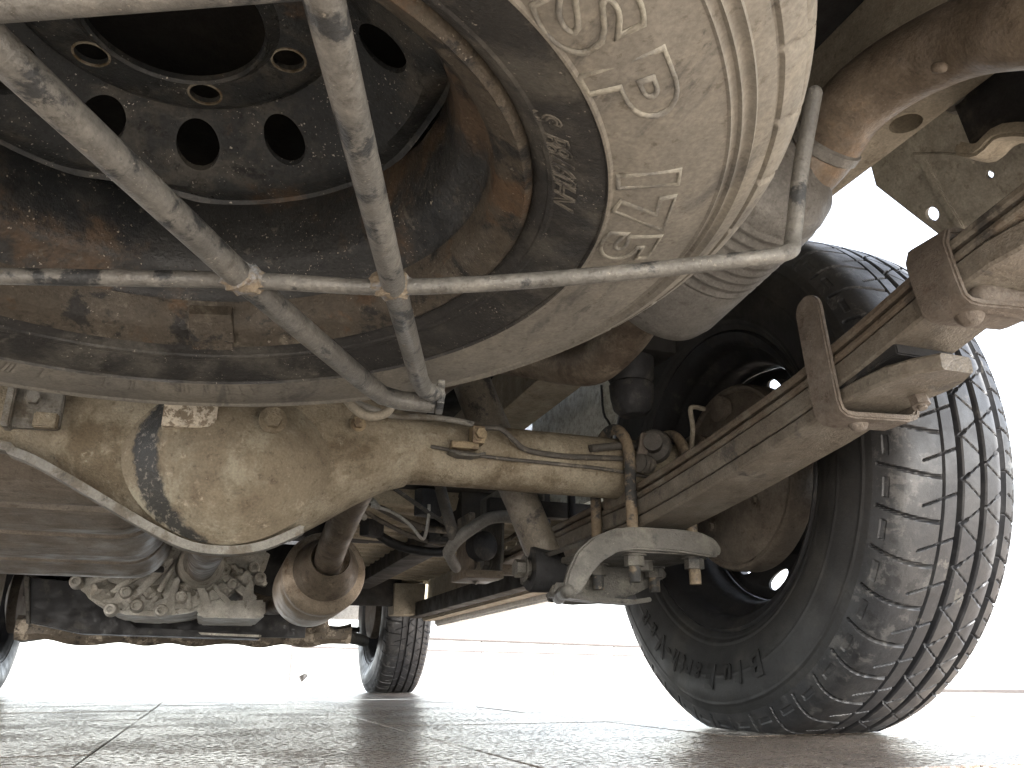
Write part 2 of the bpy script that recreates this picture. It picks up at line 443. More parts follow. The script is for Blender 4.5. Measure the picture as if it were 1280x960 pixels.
def box_bm(bm, c, s, rot=None, bevel=0.0, bseg=2):
    r = bmesh.ops.create_cube(bm, size=1.0)
    vs = r['verts']
    bmesh.ops.scale(bm, vec=s, verts=vs)
    if bevel > 0:
        es = list({e for v in vs for e in v.link_edges})
        q = bmesh.ops.bevel(bm, geom=es, offset=bevel, segments=bseg, affect='EDGES', profile=0.6)
        vs = list({v for f in q['faces'] for v in f.verts} | {v for v in vs if v.is_valid})
    m = Matrix.Translation(Vector(c))
    if rot is not None:
        m = m @ rot.to_4x4()
    bmesh.ops.transform(bm, matrix=m, verts=vs)
    return vs


def box(name, c, s, mat, parent, rot=None, bevel=0.002, label=None):
    bm = bmesh.new()
    box_bm(bm, c, s, rot, bevel)
    o = ob(name, bm_mesh(bm), mat, parent)
    if label: o["label"] = label
    return o


def prism_bm(bm, outline, d):
    """outline: 3-D points of a planar polygon, extruded by vector d"""
    d = Vector(d)
    a = [bm.verts.new(Vector(p)) for p in outline]
    b = [bm.verts.new(Vector(p) + d) for p in outline]
    bm.faces.new(a); bm.faces.new(b[::-1])
    n = len(a)
    for i in range(n):
        bm.faces.new((a[i], b[i], b[(i + 1) % n], a[(i + 1) % n]))


def prism(name, outline, d, mat, parent, bevel=0.0015, label=None):
    bm = bmesh.new()
    prism_bm(bm, outline, d)
    if bevel > 0:
        bmesh.ops.recalc_face_normals(bm, faces=bm.faces)
        bmesh.ops.bevel(bm, geom=list(bm.edges), offset=bevel, segments=2, affect='EDGES', clamp_overlap=True)
    o = ob(name, bm_mesh(bm), mat, parent)
    if label: o["label"] = label
    return o


def strip_bm(bm, path, width_vec, thick, ws=None):
    """a flat strap: path of points, width vector, thickness along path normal"""
    P = [Vector(p) for p in path]
    w = Vector(width_vec)
    n = len(P)
    rings = []
    for i in range(n):
        t = (P[min(i + 1, n - 1)] - P[max(i - 1, 0)]).normalized()
        nn = t.cross(w).normalized() * thick * .5
        h = w * .5 * (ws[i] if ws else 1.0)
        rings.append([bm.verts.new(P[i] + a) for a in (-h - nn, h - nn, h + nn, -h + nn)])
    for a, b in zip(rings, rings[1:]):
        for k in range(4):
            bm.faces.new((a[k], a[(k + 1) % 4], b[(k + 1) % 4], b[k]))
    bm.faces.new(rings[0][::-1]); bm.faces.new(rings[-1])


def strip(name, path, width_vec, thick, mat, parent, bevel=0.0012, label=None, ws=None):
    bm = bmesh.new()
    strip_bm(bm, path, width_vec, thick, ws)
    if bevel:
        bmesh.ops.recalc_face_normals(bm, faces=bm.faces)
        es = [e for e in bm.edges if len(e.link_faces) == 2 and e.calc_face_angle(0) > 0.8]
        bmesh.ops.bevel(bm, geom=es, offset=bevel, segments=2, affect='EDGES', clamp_overlap=True)
    o = ob(name, bm_mesh(bm), mat, parent)
    if label: o["label"] = label
    return o


def frame_of(axis):
    a = Vector(axis).normalized()
    u = a.orthogonal().normalized()
    return u, a.cross(u), a


def lathe_bm(bm, prof, base, axis, seg=48, closed=False):
    """prof: (radius, distance along axis)"""
    u, v, a = frame_of(axis)
    base = Vector(base)
    rings = []
    for r, h in prof:
        if r < 1e-6:
            rings.append([bm.verts.new(base + a * h)])
        else:
            rings.append([bm.verts.new(base + a * h + (u * math.cos(2 * math.pi * k / seg) + v * math.sin(2 * math.pi * k / seg)) * r) for k in range(seg)])
    pr = list(zip(rings, rings[1:])) + ([(rings[-1], rings[0])] if closed else [])
    for A, B in pr:
        for k in range(seg):
            k2 = (k + 1) % seg
            if len(A) == 1 and len(B) == 1: continue
            if len(A) == 1: bm.faces.new((A[0], B[k2], B[k]))
            elif len(B) == 1: bm.faces.new((A[k], A[k2], B[0]))
            else: bm.faces.new((A[k], A[k2], B[k2], B[k]))


def lathe(name, prof, base, axis, mat, parent, seg=48, closed=False, label=None):
    bm = bmesh.new()
    lathe_bm(bm, prof, base, axis, seg, closed)
    o = ob(name, bm_mesh(bm), mat, parent)
    if label: o["label"] = label
    return o


def bolt(name, c, axis, r, mat, parent, head=0.6, washer=1.5, shank=0.0):
    """hex head on a washer, axis points out of the surface"""
    bm = bmesh.new()
    u, v, a = frame_of(axis)
    c = Vector(c)
    if washer:
        lathe_bm(bm, [(0, 0), (r * washer, 0), (r * washer, r * .18), (0, r * .18)], c, axis, 20)
    hx = [c + a * (r * .18) + (u * math.cos(k * math.pi / 3 + .3) + v * math.sin(k * math.pi / 3 + .3)) * r for k in range(6)]
    prism_bm(bm, hx, a * r * (head + .18))
    if shank:
        lathe_bm(bm, [(r * .5, r * head), (r * .5, r * head + shank), (r * .35, r * head + shank * 1.1), (0, r * head + shank * 1.1)], c, axis, 14)
    return ob(name, bm_mesh(bm, True, 25), mat, parent)


def boolean_cut(me, cutter_bm):
    """returns me minus the cutters"""
    tb = bmesh.new(); tb.from_mesh(me)
    if tb.calc_volume(signed=True) < 0:
        bmesh.ops.reverse_faces(tb, faces=tb.faces); tb.to_mesh(me)
    tb.free()
    a = bpy.data.objects.new("a_tmp", me); COL.objects.link(a)
    if cutter_bm.calc_volume(signed=True) < 0:
        bmesh.ops.reverse_faces(cutter_bm, faces=cutter_bm.faces)
    cm = bpy.data.meshes.new("cut"); cutter_bm.to_mesh(cm); cutter_bm.free()
    c = bpy.data.objects.new("c_tmp", cm); COL.objects.link(c)
    md = a.modifiers.new("b", 'BOOLEAN'); md.object = c; md.operation = 'DIFFERENCE'; md.solver = 'FAST'
    bpy.context.view_layer.update()
    dg = bpy.context.evaluated_depsgraph_get()
    out = bpy.data.meshes.new_from_object(a.evaluated_get(dg))
    bpy.data.objects.remove(a); bpy.data.objects.remove(c)
    out.polygons.foreach_set("use_smooth", [True] * len(out.polygons))
    out.set_sharp_from_angle(angle=R(32))
    return out


def text_mesh(body, size, outline=0.0, extrude=0.0, shear=0.0, spacing=1.0, bold=0.0):
    cu = bpy.data.curves.new("t", 'FONT')
    cu.body = body; cu.size = size; cu.shear = shear; cu.space_character = spacing
    cu.resolution_u = 5
    cu.offset = bold
    if outline:
        cu.fill_mode = 'NONE'; cu.bevel_depth = outline; cu.bevel_resolution = 1
    else:
        cu.extrude = extrude
    o = bpy.data.objects.new("t", cu); COL.objects.link(o)
    bpy.context.view_layer.update()
    dg = bpy.context.evaluated_depsgraph_get()
    me = bpy.data.meshes.new_from_object(o.evaluated_get(dg))
    bpy.data.objects.remove(o); bpy.data.curves.remove(cu)
    return me


# ------------------------------------------------------------------ ground and background
gx0, gx1, gy0, gy1 = X0 - 3 * TW, X0 + 6 * TW, Y0 - 2 * TW, Y0 + 5 * TW
B = 400.0
v = [(-B, -B, 0), (B, -B, 0), (B, B, 0), (-B, B, 0), (gx0, gy0, 0), (gx1, gy0, 0), (gx1, gy1, 0), (gx0, gy1, 0)]
ground = ob("ground", mesh_of(v, [(0, 1, 5, 4), (1, 2, 6, 5), (2, 3, 7, 6), (3, 0, 4, 7)], False), 'ground')
tag(ground, "worn grey brown concrete paving under and around the van", None, None, "structure")
bm = bmesh.new()
box_bm(bm, ((gx0 + gx1) / 2, (gy0 + gy1) / 2, -0.022), (gx1 - gx0, gy1 - gy0, 0.03))
ob("joint_bed", bm_mesh(bm, False), 'joint', ground)
bm = bmesh.new()
box_bm(bm, (0, 0, -0.01), (TW - 0.0032, TW - 0.0032, 0.02), None, 0.0008, 1)
slab_me = bm_mesh(bm, True)
slab_me.materials.append(M['slab'])
for i in range(9):
    for j in range(7):
        s = bpy.data.objects.new("paving_slab", slab_me)
        COL.objects.link(s)
        s.parent = ground
        s.location = (gx0 + (i + .5) * TW, gy0 + (j + .5) * TW, random.uniform(-.0012, .0006))
        s.rotation_euler = (random.uniform(-.0012, .0012), random.uniform(-.0012, .0012), 0)

gr = thing("guard_rail", (6.0, 12.9, 0), "low brown guard rail on thin posts far off in the glare", "guard rail")
p0, p1 = Vector((1.0, 10.55, 0.55)), Vector((15.0, 17.2, 0.55))
tube("hand_rail", [p0, p1], 0.028, 'rail', gr, 8)
tube("mid_rail", [p0 - Vector((0, 0, .16)), p1 - Vector((0, 0, .16))], 0.014, 'rail', gr, 8)
for k in range(11):
    q = p0.lerp(p1, k / 10.0)
    tube("post", [(q.x, q.y, 0), (q.x, q.y, 0.55)], 0.011, 'rail', gr, 8)

kb = thing("paving_strip", (2.9, 2.6, 0), "thin tan strip across the ground beyond the right rear tyre", "strip")
prism("edging", [(2.45, 3.30, 0.002), (2.47, 3.32, 0.002), (3.6, 1.64, 0.002), (3.58, 1.62, 0.002)], (0, 0, 0.012), 'rail', kb)
lf = bmesh.new()
for a in range(3):
    an = a * 2.1 + .4
    pts = [Vector((0.953, 8.79, 0.004))] + [Vector((0.953 + .055 * math.cos(an + d), 8.79 + .055 * math.sin(an + d), .06 + .012 * k)) for k, d in enumerate((-.5, 0, .5))]
    vs = [lf.verts.new(p) for p in pts]
    lf.faces.new(vs)
o = ob("fallen_leaf", bm_mesh(lf, False), 'leaf')
sol = o.modifiers.new("thickness", 'SOLIDIFY'); sol.thickness = 0.003
tag(o, "tiny dark curled leaf on the bright ground beyond the van", "leaf")

# ------------------------------------------------------------------ tyres
def resample(pts, step):
    P = [np.array(p, float) for p in pts]
    P = [np.array(q[:2]) for q in catmull([(a, b, 0) for a, b in pts], 14)]
    P = np.array(P)
    d = np.concatenate([[0], np.cumsum(np.hypot(*np.diff(P, axis=0).T))])
    n = max(8, int(d[-1] / step))
    s = np.linspace(0, d[-1], n)
    return np.stack([np.interp(s, d, P[:, 0]), np.interp(s, d, P[:, 1])], 1), s


def tyre_mesh(prof, s0, N, disp, matfn, axis='X', flat_z=None):
    """prof: (M,2) axial, radius; s0: arc length from the crown centre; disp(s, phi, r)->depth"""
    Mn = len(prof)
    tan = np.gradient(prof, axis=0)
    tan /= np.hypot(tan[:, 0], tan[:, 1])[:, None]
    nrm = np.stack([-tan[:, 1], tan[:, 0]], 1)          # outward for increasing axial
    phi = np.linspace(0, 2 * np.pi, N, endpoint=False)
    S, PH = np.meshgrid(s0, phi)
    RR = np.broadcast_to(prof[:, 1], S.shape)
    D = disp(S, PH, RR)
    A = prof[None, :, 0] - nrm[None, :, 0] * D
    Rr = prof[None, :, 1] - nrm[None, :, 1] * D
    if axis == 'X':
        V = np.stack([A, Rr * np.cos(PH), Rr * np.sin(PH)], 2)
        if flat_z is not None:
            q = np.exp(-((np.arctan2(np.sin(PH + np.pi / 2), np.cos(PH + np.pi / 2))) / .42) ** 2)
            sw = np.exp(-((Rr - .285) / .038) ** 2)
            V[:, :, 0] += np.sign(A) * .011 * q * sw
            low = V[:, :, 2] < flat_z
            V[:, :, 2] = np.where(low, flat_z, V[:, :, 2])
    else:
        V = np.stack([Rr * np.cos(PH), Rr * np.sin(PH), A], 2)
    idx = np.arange(N * Mn).reshape(N, Mn)
    nx = np.roll(idx, -1, 0)
    F = np.stack([idx[:, :-1], idx[:, 1:], nx[:, 1:], nx[:, :-1]], 2).reshape(-1, 4)
    if axis == 'X':
        F = F[:, ::-1]
    me = bpy.data.meshes.new("tyre")
    me.vertices.add(N * Mn)
    me.vertices.foreach_set("co", V.reshape(-1))
    me.loops.add(F.size)
    me.loops.foreach_set("vertex_index", F.reshape(-1).astype(np.int32))
    me.polygons.add(len(F))
    me.polygons.foreach_set("loop_start", np.arange(0, F.size, 4, dtype=np.int32))
    mi, sm = matfn(0.5 * (s0[1:] + s0[:-1]), 0.5 * (prof[1:, 1] + prof[:-1, 1]), prof[1:, 0])
    me.polygons.foreach_set("material_index", np.tile(mi, N).astype(np.int32))
    me.polygons.foreach_set("use_smooth", np.tile(sm, N))
    me.update(calc_edges=True)
    me.validate()
    return me


half = [(0.0, .3415), (.03, .341), (.055, .3393), (.070, .3365), (.079, .331), (.0855, .322), (.0905, .309), (.0945, .292), (.0968, .272), (.0960, .252), (.0915, .232), (.084, .216), (.077, .2075), (.070, .2045)]
prof_pts = [(-a, r) for a, r in half[:0:-1]] + half


def frac(x):
    return x - np.floor(x)


def road_disp(S, PH, RR):
    d = np.zeros_like(S)
    n = 46.0
    p = PH * n / (2 * np.pi)
    pitch = 2 * np.pi * .341 / n
    c = .0014
    tr = np.abs(S) < .118
    def cut(mask, dist, hw, dep):
        nonlocal d
        d = np.maximum(d, np.where(mask, dep * np.clip((hw + .5 * c - dist) / c, 0, 1), 0))
    def lat(ph):
        return np.abs(frac(ph) - .5) * pitch
    ev = np.ones_like(S, bool)
    for g, hw, dep in ((-.030, .0011, .0040), (-.008, .0038, .0080), (.024, .0035, .0080), (.054, .0032, .0080)):
        cut(ev, np.abs(S - g), hw, dep)
    bow = .22 * ((S + .03) / .07) ** 2
    cut((S > -.104) & (S < -.030), lat(p + bow), .0015, .0042)
    cut((S > -.056) & (S < -.012), lat(p + .5 + (S + .034) * 8.0), .0009, .0040)
    cut((S > -.096) & (S < -.090), lat(p + .5 + bow) - .010, .0008, .0014)
    # first rib: thick notch running into a fine sipe, fine sipe the other way
    a = S + .004
    cut((S > -.004) & (S < .005), lat(p + a * 16.0), .0017, .0050)
    cut((S > .004) & (S < .021), lat(p + a * 16.0), .0007, .0035)
    cut((S > -.004) & (S < .021), lat(p - a * 16.0), .0006, .0024)
    b = S - .028
    cut((S > .028) & (S < .042), lat(p + .42 + b * 16.0), .0007, .0035)
    cut((S > .041) & (S < .051), lat(p + .42 + b * 16.0), .0016, .0045)
    cut((S > .028) & (S < .051), lat(p + .42 - b * 16.0), .0006, .0024)
    e = S - .058
    cut((S > .058) & (S < .084), lat(p + .3 - e * 12.0), .0009, .0038)
    cut((S > .060) & (S < .080), lat(p + .8 - e * 12.0), .0007, .0030)
    cut(ev, np.abs(S - .071) + np.where(frac(p * 2) > .25, 0, 1), .0007, .0025)
    cut((S > .078) & (S < .106), lat(p + .08), .0032, .0055)
    for rr, hw, dep in ((.296, .0014, -.0009), (.262, .0008, -.0005), (.222, .0016, -.0010), (.2165, .0008, .0009)):
        d = np.where((np.abs(RR - rr) < hw) & ~tr, dep, d)
    return d


prof, s = resample(prof_pts, .0015)
s0 = s - s[-1] / 2


def road_mat(sm, rm, am):
    tread = np.abs(sm) < .108
    return np.where(tread, np.where(sm < -.031, 2, 1), 0), ~tread


road_me = tyre_mesh(prof, s0, 1564, road_disp, road_mat, 'X', -.3268)
road_me.materials.append(M['tyre_black']); road_me.materials.append(M['tyre_tread']); road_me.materials.append(M['tyre_shoulder'])


def rim_profile():
    # (radius, axial) closed section of a steel barrel, axial < 0 is the inner side
    o = [(.2085, -.0785), (.2095, -.0745), (.2065, -.071), (.1985, -.069), (.1925, -.064), (.1915, -.047), (.1895, -.042), (.176, -.030), (.1715, -.022), (.1715, .018), (.180, .030), (.190, .045), (.1915, .064), (.1985, .069), (.2065, .071), (.2095, .0745), (.2085, .0785)]
    i = [(.2045, .0795), (.1975, .0765), (.1895, .070), (.1875, .050), (.176, .034), (.1670, .022), (.1670, -.024), (.172, -.034), (.1855, -.044), (.1875, -.050), (.1885, -.066), (.1945, -.0735), (.2000, -.0765), (.2045, -.0805)]
    return o + i


def barrel_mesh(axis):
    bm = bmesh.new()
    lathe_bm(bm, rim_profile(), (0, 0, 0), axis, 128, True)
    bmesh.ops.recalc_face_normals(bm, faces=bm.faces)
    me = bm_mesh(bm, True, 50)
    return me


def disc_mesh(axis_z_offset, bolts, vents, bolt_r=.0100, vent_r=.0150, vent_R=.1225, hub=.053, rot_b=16.0, rot_v=24.0, scallop=True):
    """dished wheel disc in its own XY plane, +Z away from the viewer side"""
    seg = 192
    # inner-side section (radius, z), then back
    A = [(.0515, .0505), (.0530, .0485), (.0560, .0510), (.0600, .0550), (.0845, .0555), (.0890, .0575), (.0950, .0650), (.1000, .0670), (.1055, .0645), (.1420, .0355), (.1490, .0315), (.1555, .0305), (.1610, .0310), (.1655, .0310), (.1668, .0270)]
    th = .0042
    A = [(r_, z_ - .0045) for r_, z_ in A]
    bm = bmesh.new()
    rings = []
    def ring(r, z, outer):
        vs = []
        for k in range(seg):
            a = 2 * math.pi * k / seg
            zz = z
            if scallop and r > .150:
                w = max(0.0, math.sin(4 * a + .9)) ** 2
                f = min(1.0, (r - .150) / .015)
                zz = z + .009 * f * w
            vs.append(bm.verts.new((r * math.cos(a), r * math.sin(a), zz)))
        rings.append(vs)
    for r, z in A: ring(r, z, True)
    for r, z in A[::-1]: ring(r - (.0 if r < .15 else .003), z + th, True)
    n = len(rings)
    for i in range(n):
        a, b = rings[i], rings[(i + 1) % n]
        for k in range(seg):
            bm.faces.new((a[k], a[(k + 1) % seg], b[(k + 1) % seg], b[k]))
    me = bm_mesh(bm, True, 40)
    cut = bmesh.new()
    for k in range(bolts):
        a = R(rot_b) + 2 * math.pi * k / bolts
        lathe_bm(cut, [(0, 0), (bolt_r, 0), (bolt_r, .1), (0, .1)], (.0699 * math.cos(a), .0699 * math.sin(a), 0), (0, 0, 1), 28)
    for k in range(vents):
        a = R(rot_v) + 2 * math.pi * k / vents
        lathe_bm(cut, [(0, 0), (vent_r, 0), (vent_r, .1), (0, .1)], (vent_R * math.cos(a), vent_R * math.sin(a), 0), (0, 0, 1), 32)
    bmesh.ops.recalc_face_normals(cut, faces=cut.faces)
    out = boolean_cut(me, cut)
    return out


def bend_text(me, Rad, ang0, axis_pos, off, direction=1.0, mapping='Z'):
    """lay flat text along a circle: x -> angle, y -> radius, z -> off the surface"""
    for vt in me.vertices:
        x, y, z = vt.co
        a = ang0 + direction * x / Rad
        r = Rad + y
        if callable(axis_pos):
            h = axis_pos(r)
        else:
            h = axis_pos
        if mapping == 'Z':
            vt.co = (r * math.cos(a), r * math.sin(a), h - off - z)
        else:
            q = math.exp(-(math.atan2(math.sin(a + math.pi / 2), math.cos(a + math.pi / 2)) / .42) ** 2) * math.exp(-((r - .285) / .038) ** 2)
            vt.co = (h - .011 * q - off - z, r * math.cos(a), r * math.sin(a))
    me.update()


_hr = np.array([p[1] for p in half])[::-1]
_ha = np.array([p[0] for p in half])[::-1]


def side_axial(r):                 # axial position of the inner sidewall at radius r
    return -float(np.interp(r, _hr, _ha))


# ------------------------------------------------------------------ spare wheel under the van's tail
SP = (-.056, .430, .387)
spare = thing("spare_wheel", SP, "dusty spare wheel hung flat under the tail of the van, black rusty rim facing down", "wheel", None, (R(-.75), R(-2.7), 0))


def spare_disp(S, PH, RR):
    d = np.zeros_like(S)
    n = 40.0
    p = PH * n / (2 * np.pi)
    pitch = 2 * np.pi * .341 / n
    low = S < 0
    tr = np.abs(S) < .118
    a = np.abs(S)
    line = lambda ph, hw: np.abs(frac(ph) - .5) * pitch < hw
    for c, hw, dep in ((0.0, .004, .006), (.040, .004, .006)):
        d = np.where(np.abs(a - c) < hw, np.maximum(d, dep), d)
    z = (a > .044) & (a < .094)
    d = np.where(z & line(p + a * 9.0, .0021), np.maximum(d, .0016 + .05 * np.clip(.085 - a, 0, .1)), d)
    z = (a > .062) & (a < .090)
    d = np.where(z & line(p + .5 + a * 4.0, .0008), np.maximum(d, .0010), d)
    d = np.where((np.abs(a - .078) < .0007) & (frac(p + a * 9.0 + .5) > .3), np.maximum(d, .0008), d)
    d = np.where((np.abs(a - .0945) < .0011), np.maximum(d, .0022), d)
    ring = [(.3145, .0010, -.0016), (.3085, .0009, -.0013), (.3115, .0015, .0010), (.3035, .0009, -.0013), (.3060, .0013, .0008), (.2455, .0008, -.0012), (.2435, .0010, .0008), (.2160, .0016, -.0012)]
    for rr, hw, dep in ring:
        d = np.where((np.abs(RR - rr) < hw) & (a > .09), dep, d)
    # fine radial serration round the upper sidewall over one arc
    ser = (RR > .249) & (RR < .268) & (a > .09) & (np.cos(PH - 1.95) > .80)
    d = np.where(ser & (frac(PH * 520 / (2 * np.pi)) > .5), d + .0009, d)
    return d


def spare_mat(sm, rm, am):
    band = (rm < .2445) & (np.abs(sm) > .09)
    return np.where(band, 1, 0), np.ones_like(band)


sp_prof, sp_s = resample([(a, r + .0065 * min(1, max(0, (r - .25) / .06))) for a, r in prof_pts], .0013)
sp_me = tyre_mesh(sp_prof, sp_s - sp_s[-1] / 2, 1040, spare_disp, spare_mat, 'Z')
sp_me.set_sharp_from_angle(angle=R(40))
sp_tyre = ob("tyre", sp_me, ['tyre_dust', 'tyre_band'], spare, True)
sp_tyre["label"] = "dusty grey tyre with a black band next to the rim"


def letter(ch, size, ang_deg, Rad, parent, mat, outline=.0, fill=False, shear=0.0, sx=1.0, name="letter", direction=1.0, mapping='Z', off=0.0006, bold=0.0):
    me = text_mesh(ch, size, outline, 0.0004, shear, 1.0, bold)
    xs = [v_.co.x for v_ in me.vertices]
    if not xs:
        return
    cx = (min(xs) + max(xs)) / 2
    for v_ in me.vertices:
        v_.co.x = (v_.co.x - cx) * sx
        v_.co.y -= size * .36
    bend_text(me, Rad, R(ang_deg), side_axial, off, direction, mapping)
    return ob(name, me, mat, parent, True)


for ch, a, sz in (("S", -52.4, .044), ("P", -41.6, .044), ("1", -26.4, .036), ("7", -19.0, .036), ("5", -11.6, .038)):
    letter(ch, sz * 1.08, a, .2655, sp_tyre, 'letter_dust', .00115, sx=1.55 if ch in "SP" else 1.5, bold=.0020)
for ch, a in (("S", -38.5), ("R", -33.8), ("8", -31.6), ("/", -29.4), ("6", -27.2), ("0", -24.9), ("H", -22.4), ("N", -19.8)):
    letter(ch, .019, a, .2215, sp_tyre, 'letter_band', .0006, shear=.35, sx=1.0)

_bm = barrel_mesh((0, 0, 1)); _bm.transform(Matrix.Diagonal((.985, .985, 1, 1)))
sp_rim = ob("rim", _bm, ['rim_barrel', 'rim_lip'], spare, True)
for pl in sp_rim.data.polygons:
    c = pl.center
    if math.hypot(c.x, c.y) > .1845 and c.z < 0: pl.material_index = 1
dm = disc_mesh(0, 6, 12)
sp_disc = ob("wheel_disc", dm, 'rim_black', sp_rim, True)
for k in range(6):
    a = R(16.0) + k * math.pi / 3
    lathe("bolt_hole_ring", [(.0099, .0498), (.0113, .0500), (.0113, .0513), (.0099, .0513)], (.0699 * math.cos(a), .0699 * math.sin(a), 0), (0, 0, 1), 'hole_ring', None, 28, True)
for o in [q for q in COL.objects if q.name.startswith("bolt_hole_ring")]:
    o.parent = sp_rim; ORG[o.name] = ORG[spare.name]
# clip-on balance weight on the rim edge
bw = bmesh.new()
for dr, dz, w in ((.0, .0, .030), (-.006, .004, .034)):
    pts = []
    for k in range(7):
        a = R(80.5) + (k - 3) / 6 * w / .2
        pts.append((a, .1955 + dr))
    for r_in, r_out in ((.186 + dr, .199 + dr),):
        bmv = []
        for a, _ in pts:
            bmv.append([bw.verts.new((r * math.cos(a), r * math.sin(a), z)) for r, z in ((r_in, -.060 + dz), (r_out, -.074 + dz), (r_out, -.084 + dz), (r_in - .002, -.068 + dz))])
        for A_, B_ in zip(bmv, bmv[1:]):
            for k in range(4):
                bw.faces.new((A_[k], A_[(k + 1) % 4], B_[(k + 1) % 4], B_[k]))
        bw.faces.new(bmv[0][::-1]); bw.faces.new(bmv[-1])
ob("balance_weight", bm_mesh(bw), 'rim_lip', sp_rim, True)

# ------------------------------------------------------------------ carrier that holds the spare
ZC = .272
carrier = thing("tyre_cradle", (.05, .40, ZC), "grey welded tube cradle crossing under the spare wheel", "carrier")
tube("long_bar", [(-.205, .077, ZC), (-.09, .277, ZC), (-.004, .427, ZC), (.094, .580, ZC), (.108, .597, ZC - .001), (.123, .602, ZC - .002), (.150, .598, ZC - .003)], .0076, 'bar', carrier, 16)
tube("long_bar", [(-.030, .086, ZC), (.013, .215, ZC), (.075, .403, ZC), (.127, .555, ZC), (.136, .575, ZC), (.150, .588, ZC)], .0070, 'bar', carrier, 16)
tube("cross_bar", catmull([(-.42, .562, ZC), (-.127, .469, ZC - .001), (-.004, .430, ZC - .001), (.077, .412, ZC), (.163, .376, ZC + .003), (.245, .338, ZC + .009), (.278, .327, ZC + .015), (.286, .328, ZC + .028), (.292, .322, .34), (.301, .312, .389)], 6), .0047, 'bar', carrier, 14, 0, True)
tube("cross_bar", [(-.25, .329, ZC + .002), (-.086, .252, ZC + .002), (-.018, .220, ZC + .002), (.12, .155, ZC + .002)], .0075, 'bar', carrier, 14)
tube("hook_pin", [(.296, .336, .371), (.283, .349, .362), (.278, .357, .352), (.283, .36, .342)], .0028, 'bar', carrier, 10, 4, True)
box("end_bracket", (.1535, .5955, ZC + .002), (.006, .030, .020), 'bar', carrier, Matrix.Rotation(R(-12), 3, 'Z'), .0012)
for c_ in ((-.002, .4285, ZC + .001), (.0765, .412, ZC + .003)):
    bm = bmesh.new()
    bmesh.ops.create_icosphere(bm, subdivisions=3, radius=1.0)
    for v_ in bm.verts:
        n_ = 1 + .18 * math.sin(v_.co.x * 9 + v_.co.y * 7) * math.cos(v_.co.z * 8)
        v_.co = Vector((v_.co.x * .0125, v_.co.y * .0098, v_.co.z * .0086)) * n_ + Vector(c_) + Vector((0, 0, -.0015))
    ob("weld", bm_mesh(bm), 'weld', carrier)

# ------------------------------------------------------------------ rear axle
axle = thing("drive_axle", (0, .97, .33), "mud brown banjo rear axle with a domed differential behind the spare wheel", "axle")
st = [(-.66, .289, .371, .041, .97), (-.26, .289, .371, .041, .97), (-.20, .280, .379, .045, .97), (-.15, .256, .400, .052, .97), (-.10, .229, .425, .060, .97), (-.06, .208, .440, .066, .97), (-.025, .194, .449, .069, .97), (.01, .191, .450, .070, .97), (.045, .197, .447, .068, .97), (.08, .214, .433, .064, .97), (.12, .238, .415, .057, .97), (.16, .263, .394, .050, .97), (.205, .283, .378, .044, .97), (.26, .289, .371, .041, .97), (.66, .289, .371, .041, .97)]
stx = []
for p_ in catmull([(a[0], a[1], a[2]) for a in st], 6):
    stx.append(p_)
hyl = [q.y for q in catmull([(a[0], a[3], 0) for a in st], 6)]
bm = bmesh.new()
rings = []
for p_, hy in zip(stx, hyl):
    zb, zt = p_.y, p_.z
    zc, hz = (zb + zt) / 2, (zt - zb) / 2
    ring = []
    for k in range(40):
        a = 2 * math.pi * k / 40
        ca, sa = math.cos(a), math.sin(a)
        e = 2.0 if hz < .05 else 2.0 + min(1.0, (hz - .05) * 14)
        ring.append(bm.verts.new((p_.x, .97 + hy * math.copysign(abs(ca) ** (2 / e), ca), zc + hz * math.copysign(abs(sa) ** (2 / e), sa))))
    rings.append(ring)
for a, b in zip(rings, rings[1:]):
    for k in range(40):
        bm.faces.new((a[k], a[(k + 1) % 40], b[(k + 1) % 40], b[k]))
bm.faces.new(rings[0][::-1]); bm.faces.new(rings[-1])
ob("axle_housing", bm_mesh(bm, True, 60), 'axle', axle)
# domed rear cover
bm = bmesh.new()
nr, na = 26, 72
prev = None
cx, cz = .004, .287
for i in range(nr + 1):
    t = i / nr
    ring = []
    rr = .102 * t
    prof_y = .914 - .046 * (1 - t ** 2.4) - .002
    for k in range(na):
        a = 2 * math.pi * k / na
        sq = 1.0 + .05 * math.cos(2 * a)
        dent = .006 * math.exp(-(((rr * math.cos(a) - .025) / .045) ** 2 + ((rr * math.sin(a) + .02) / .04) ** 2))
        ring.append(bm.verts.new((cx + rr * sq * math.cos(a), prof_y - dent, cz + rr * .90 * math.sin(a))))
    if prev:
        for k in range(na):
            bm.faces.new((prev[k], prev[(k + 1) % na], ring[(k + 1) % na], ring[k]))
    prev = ring
bmesh.ops.remove_doubles(bm, verts=bm.verts, dist=1e-6)
ob("differential_cover", bm_mesh(bm, True, 70), 'cover', axle)
# pressed seam along the bottom of the banjo
seam = [(-.30, .9390, .2870)] + [(p_.x, .938 - (.020 if abs(p_.x) < .15 else .020 * max(0, 1 - (abs(p_.x) - .15) / .08)), p_.y - .0015) for p_ in stx if -.24 < p_.x < .088]
strip("seam_flange", [Vector(q) for q in seam], (0, .020, 0), .009, 'axle_lip', axle)
prism("seam_tab", [(.070, .918, .214), (.090, .918, .222), (.086, .918, .211), (.074, .918, .204)], (0, .02, 0), 'axle_lip', axle)
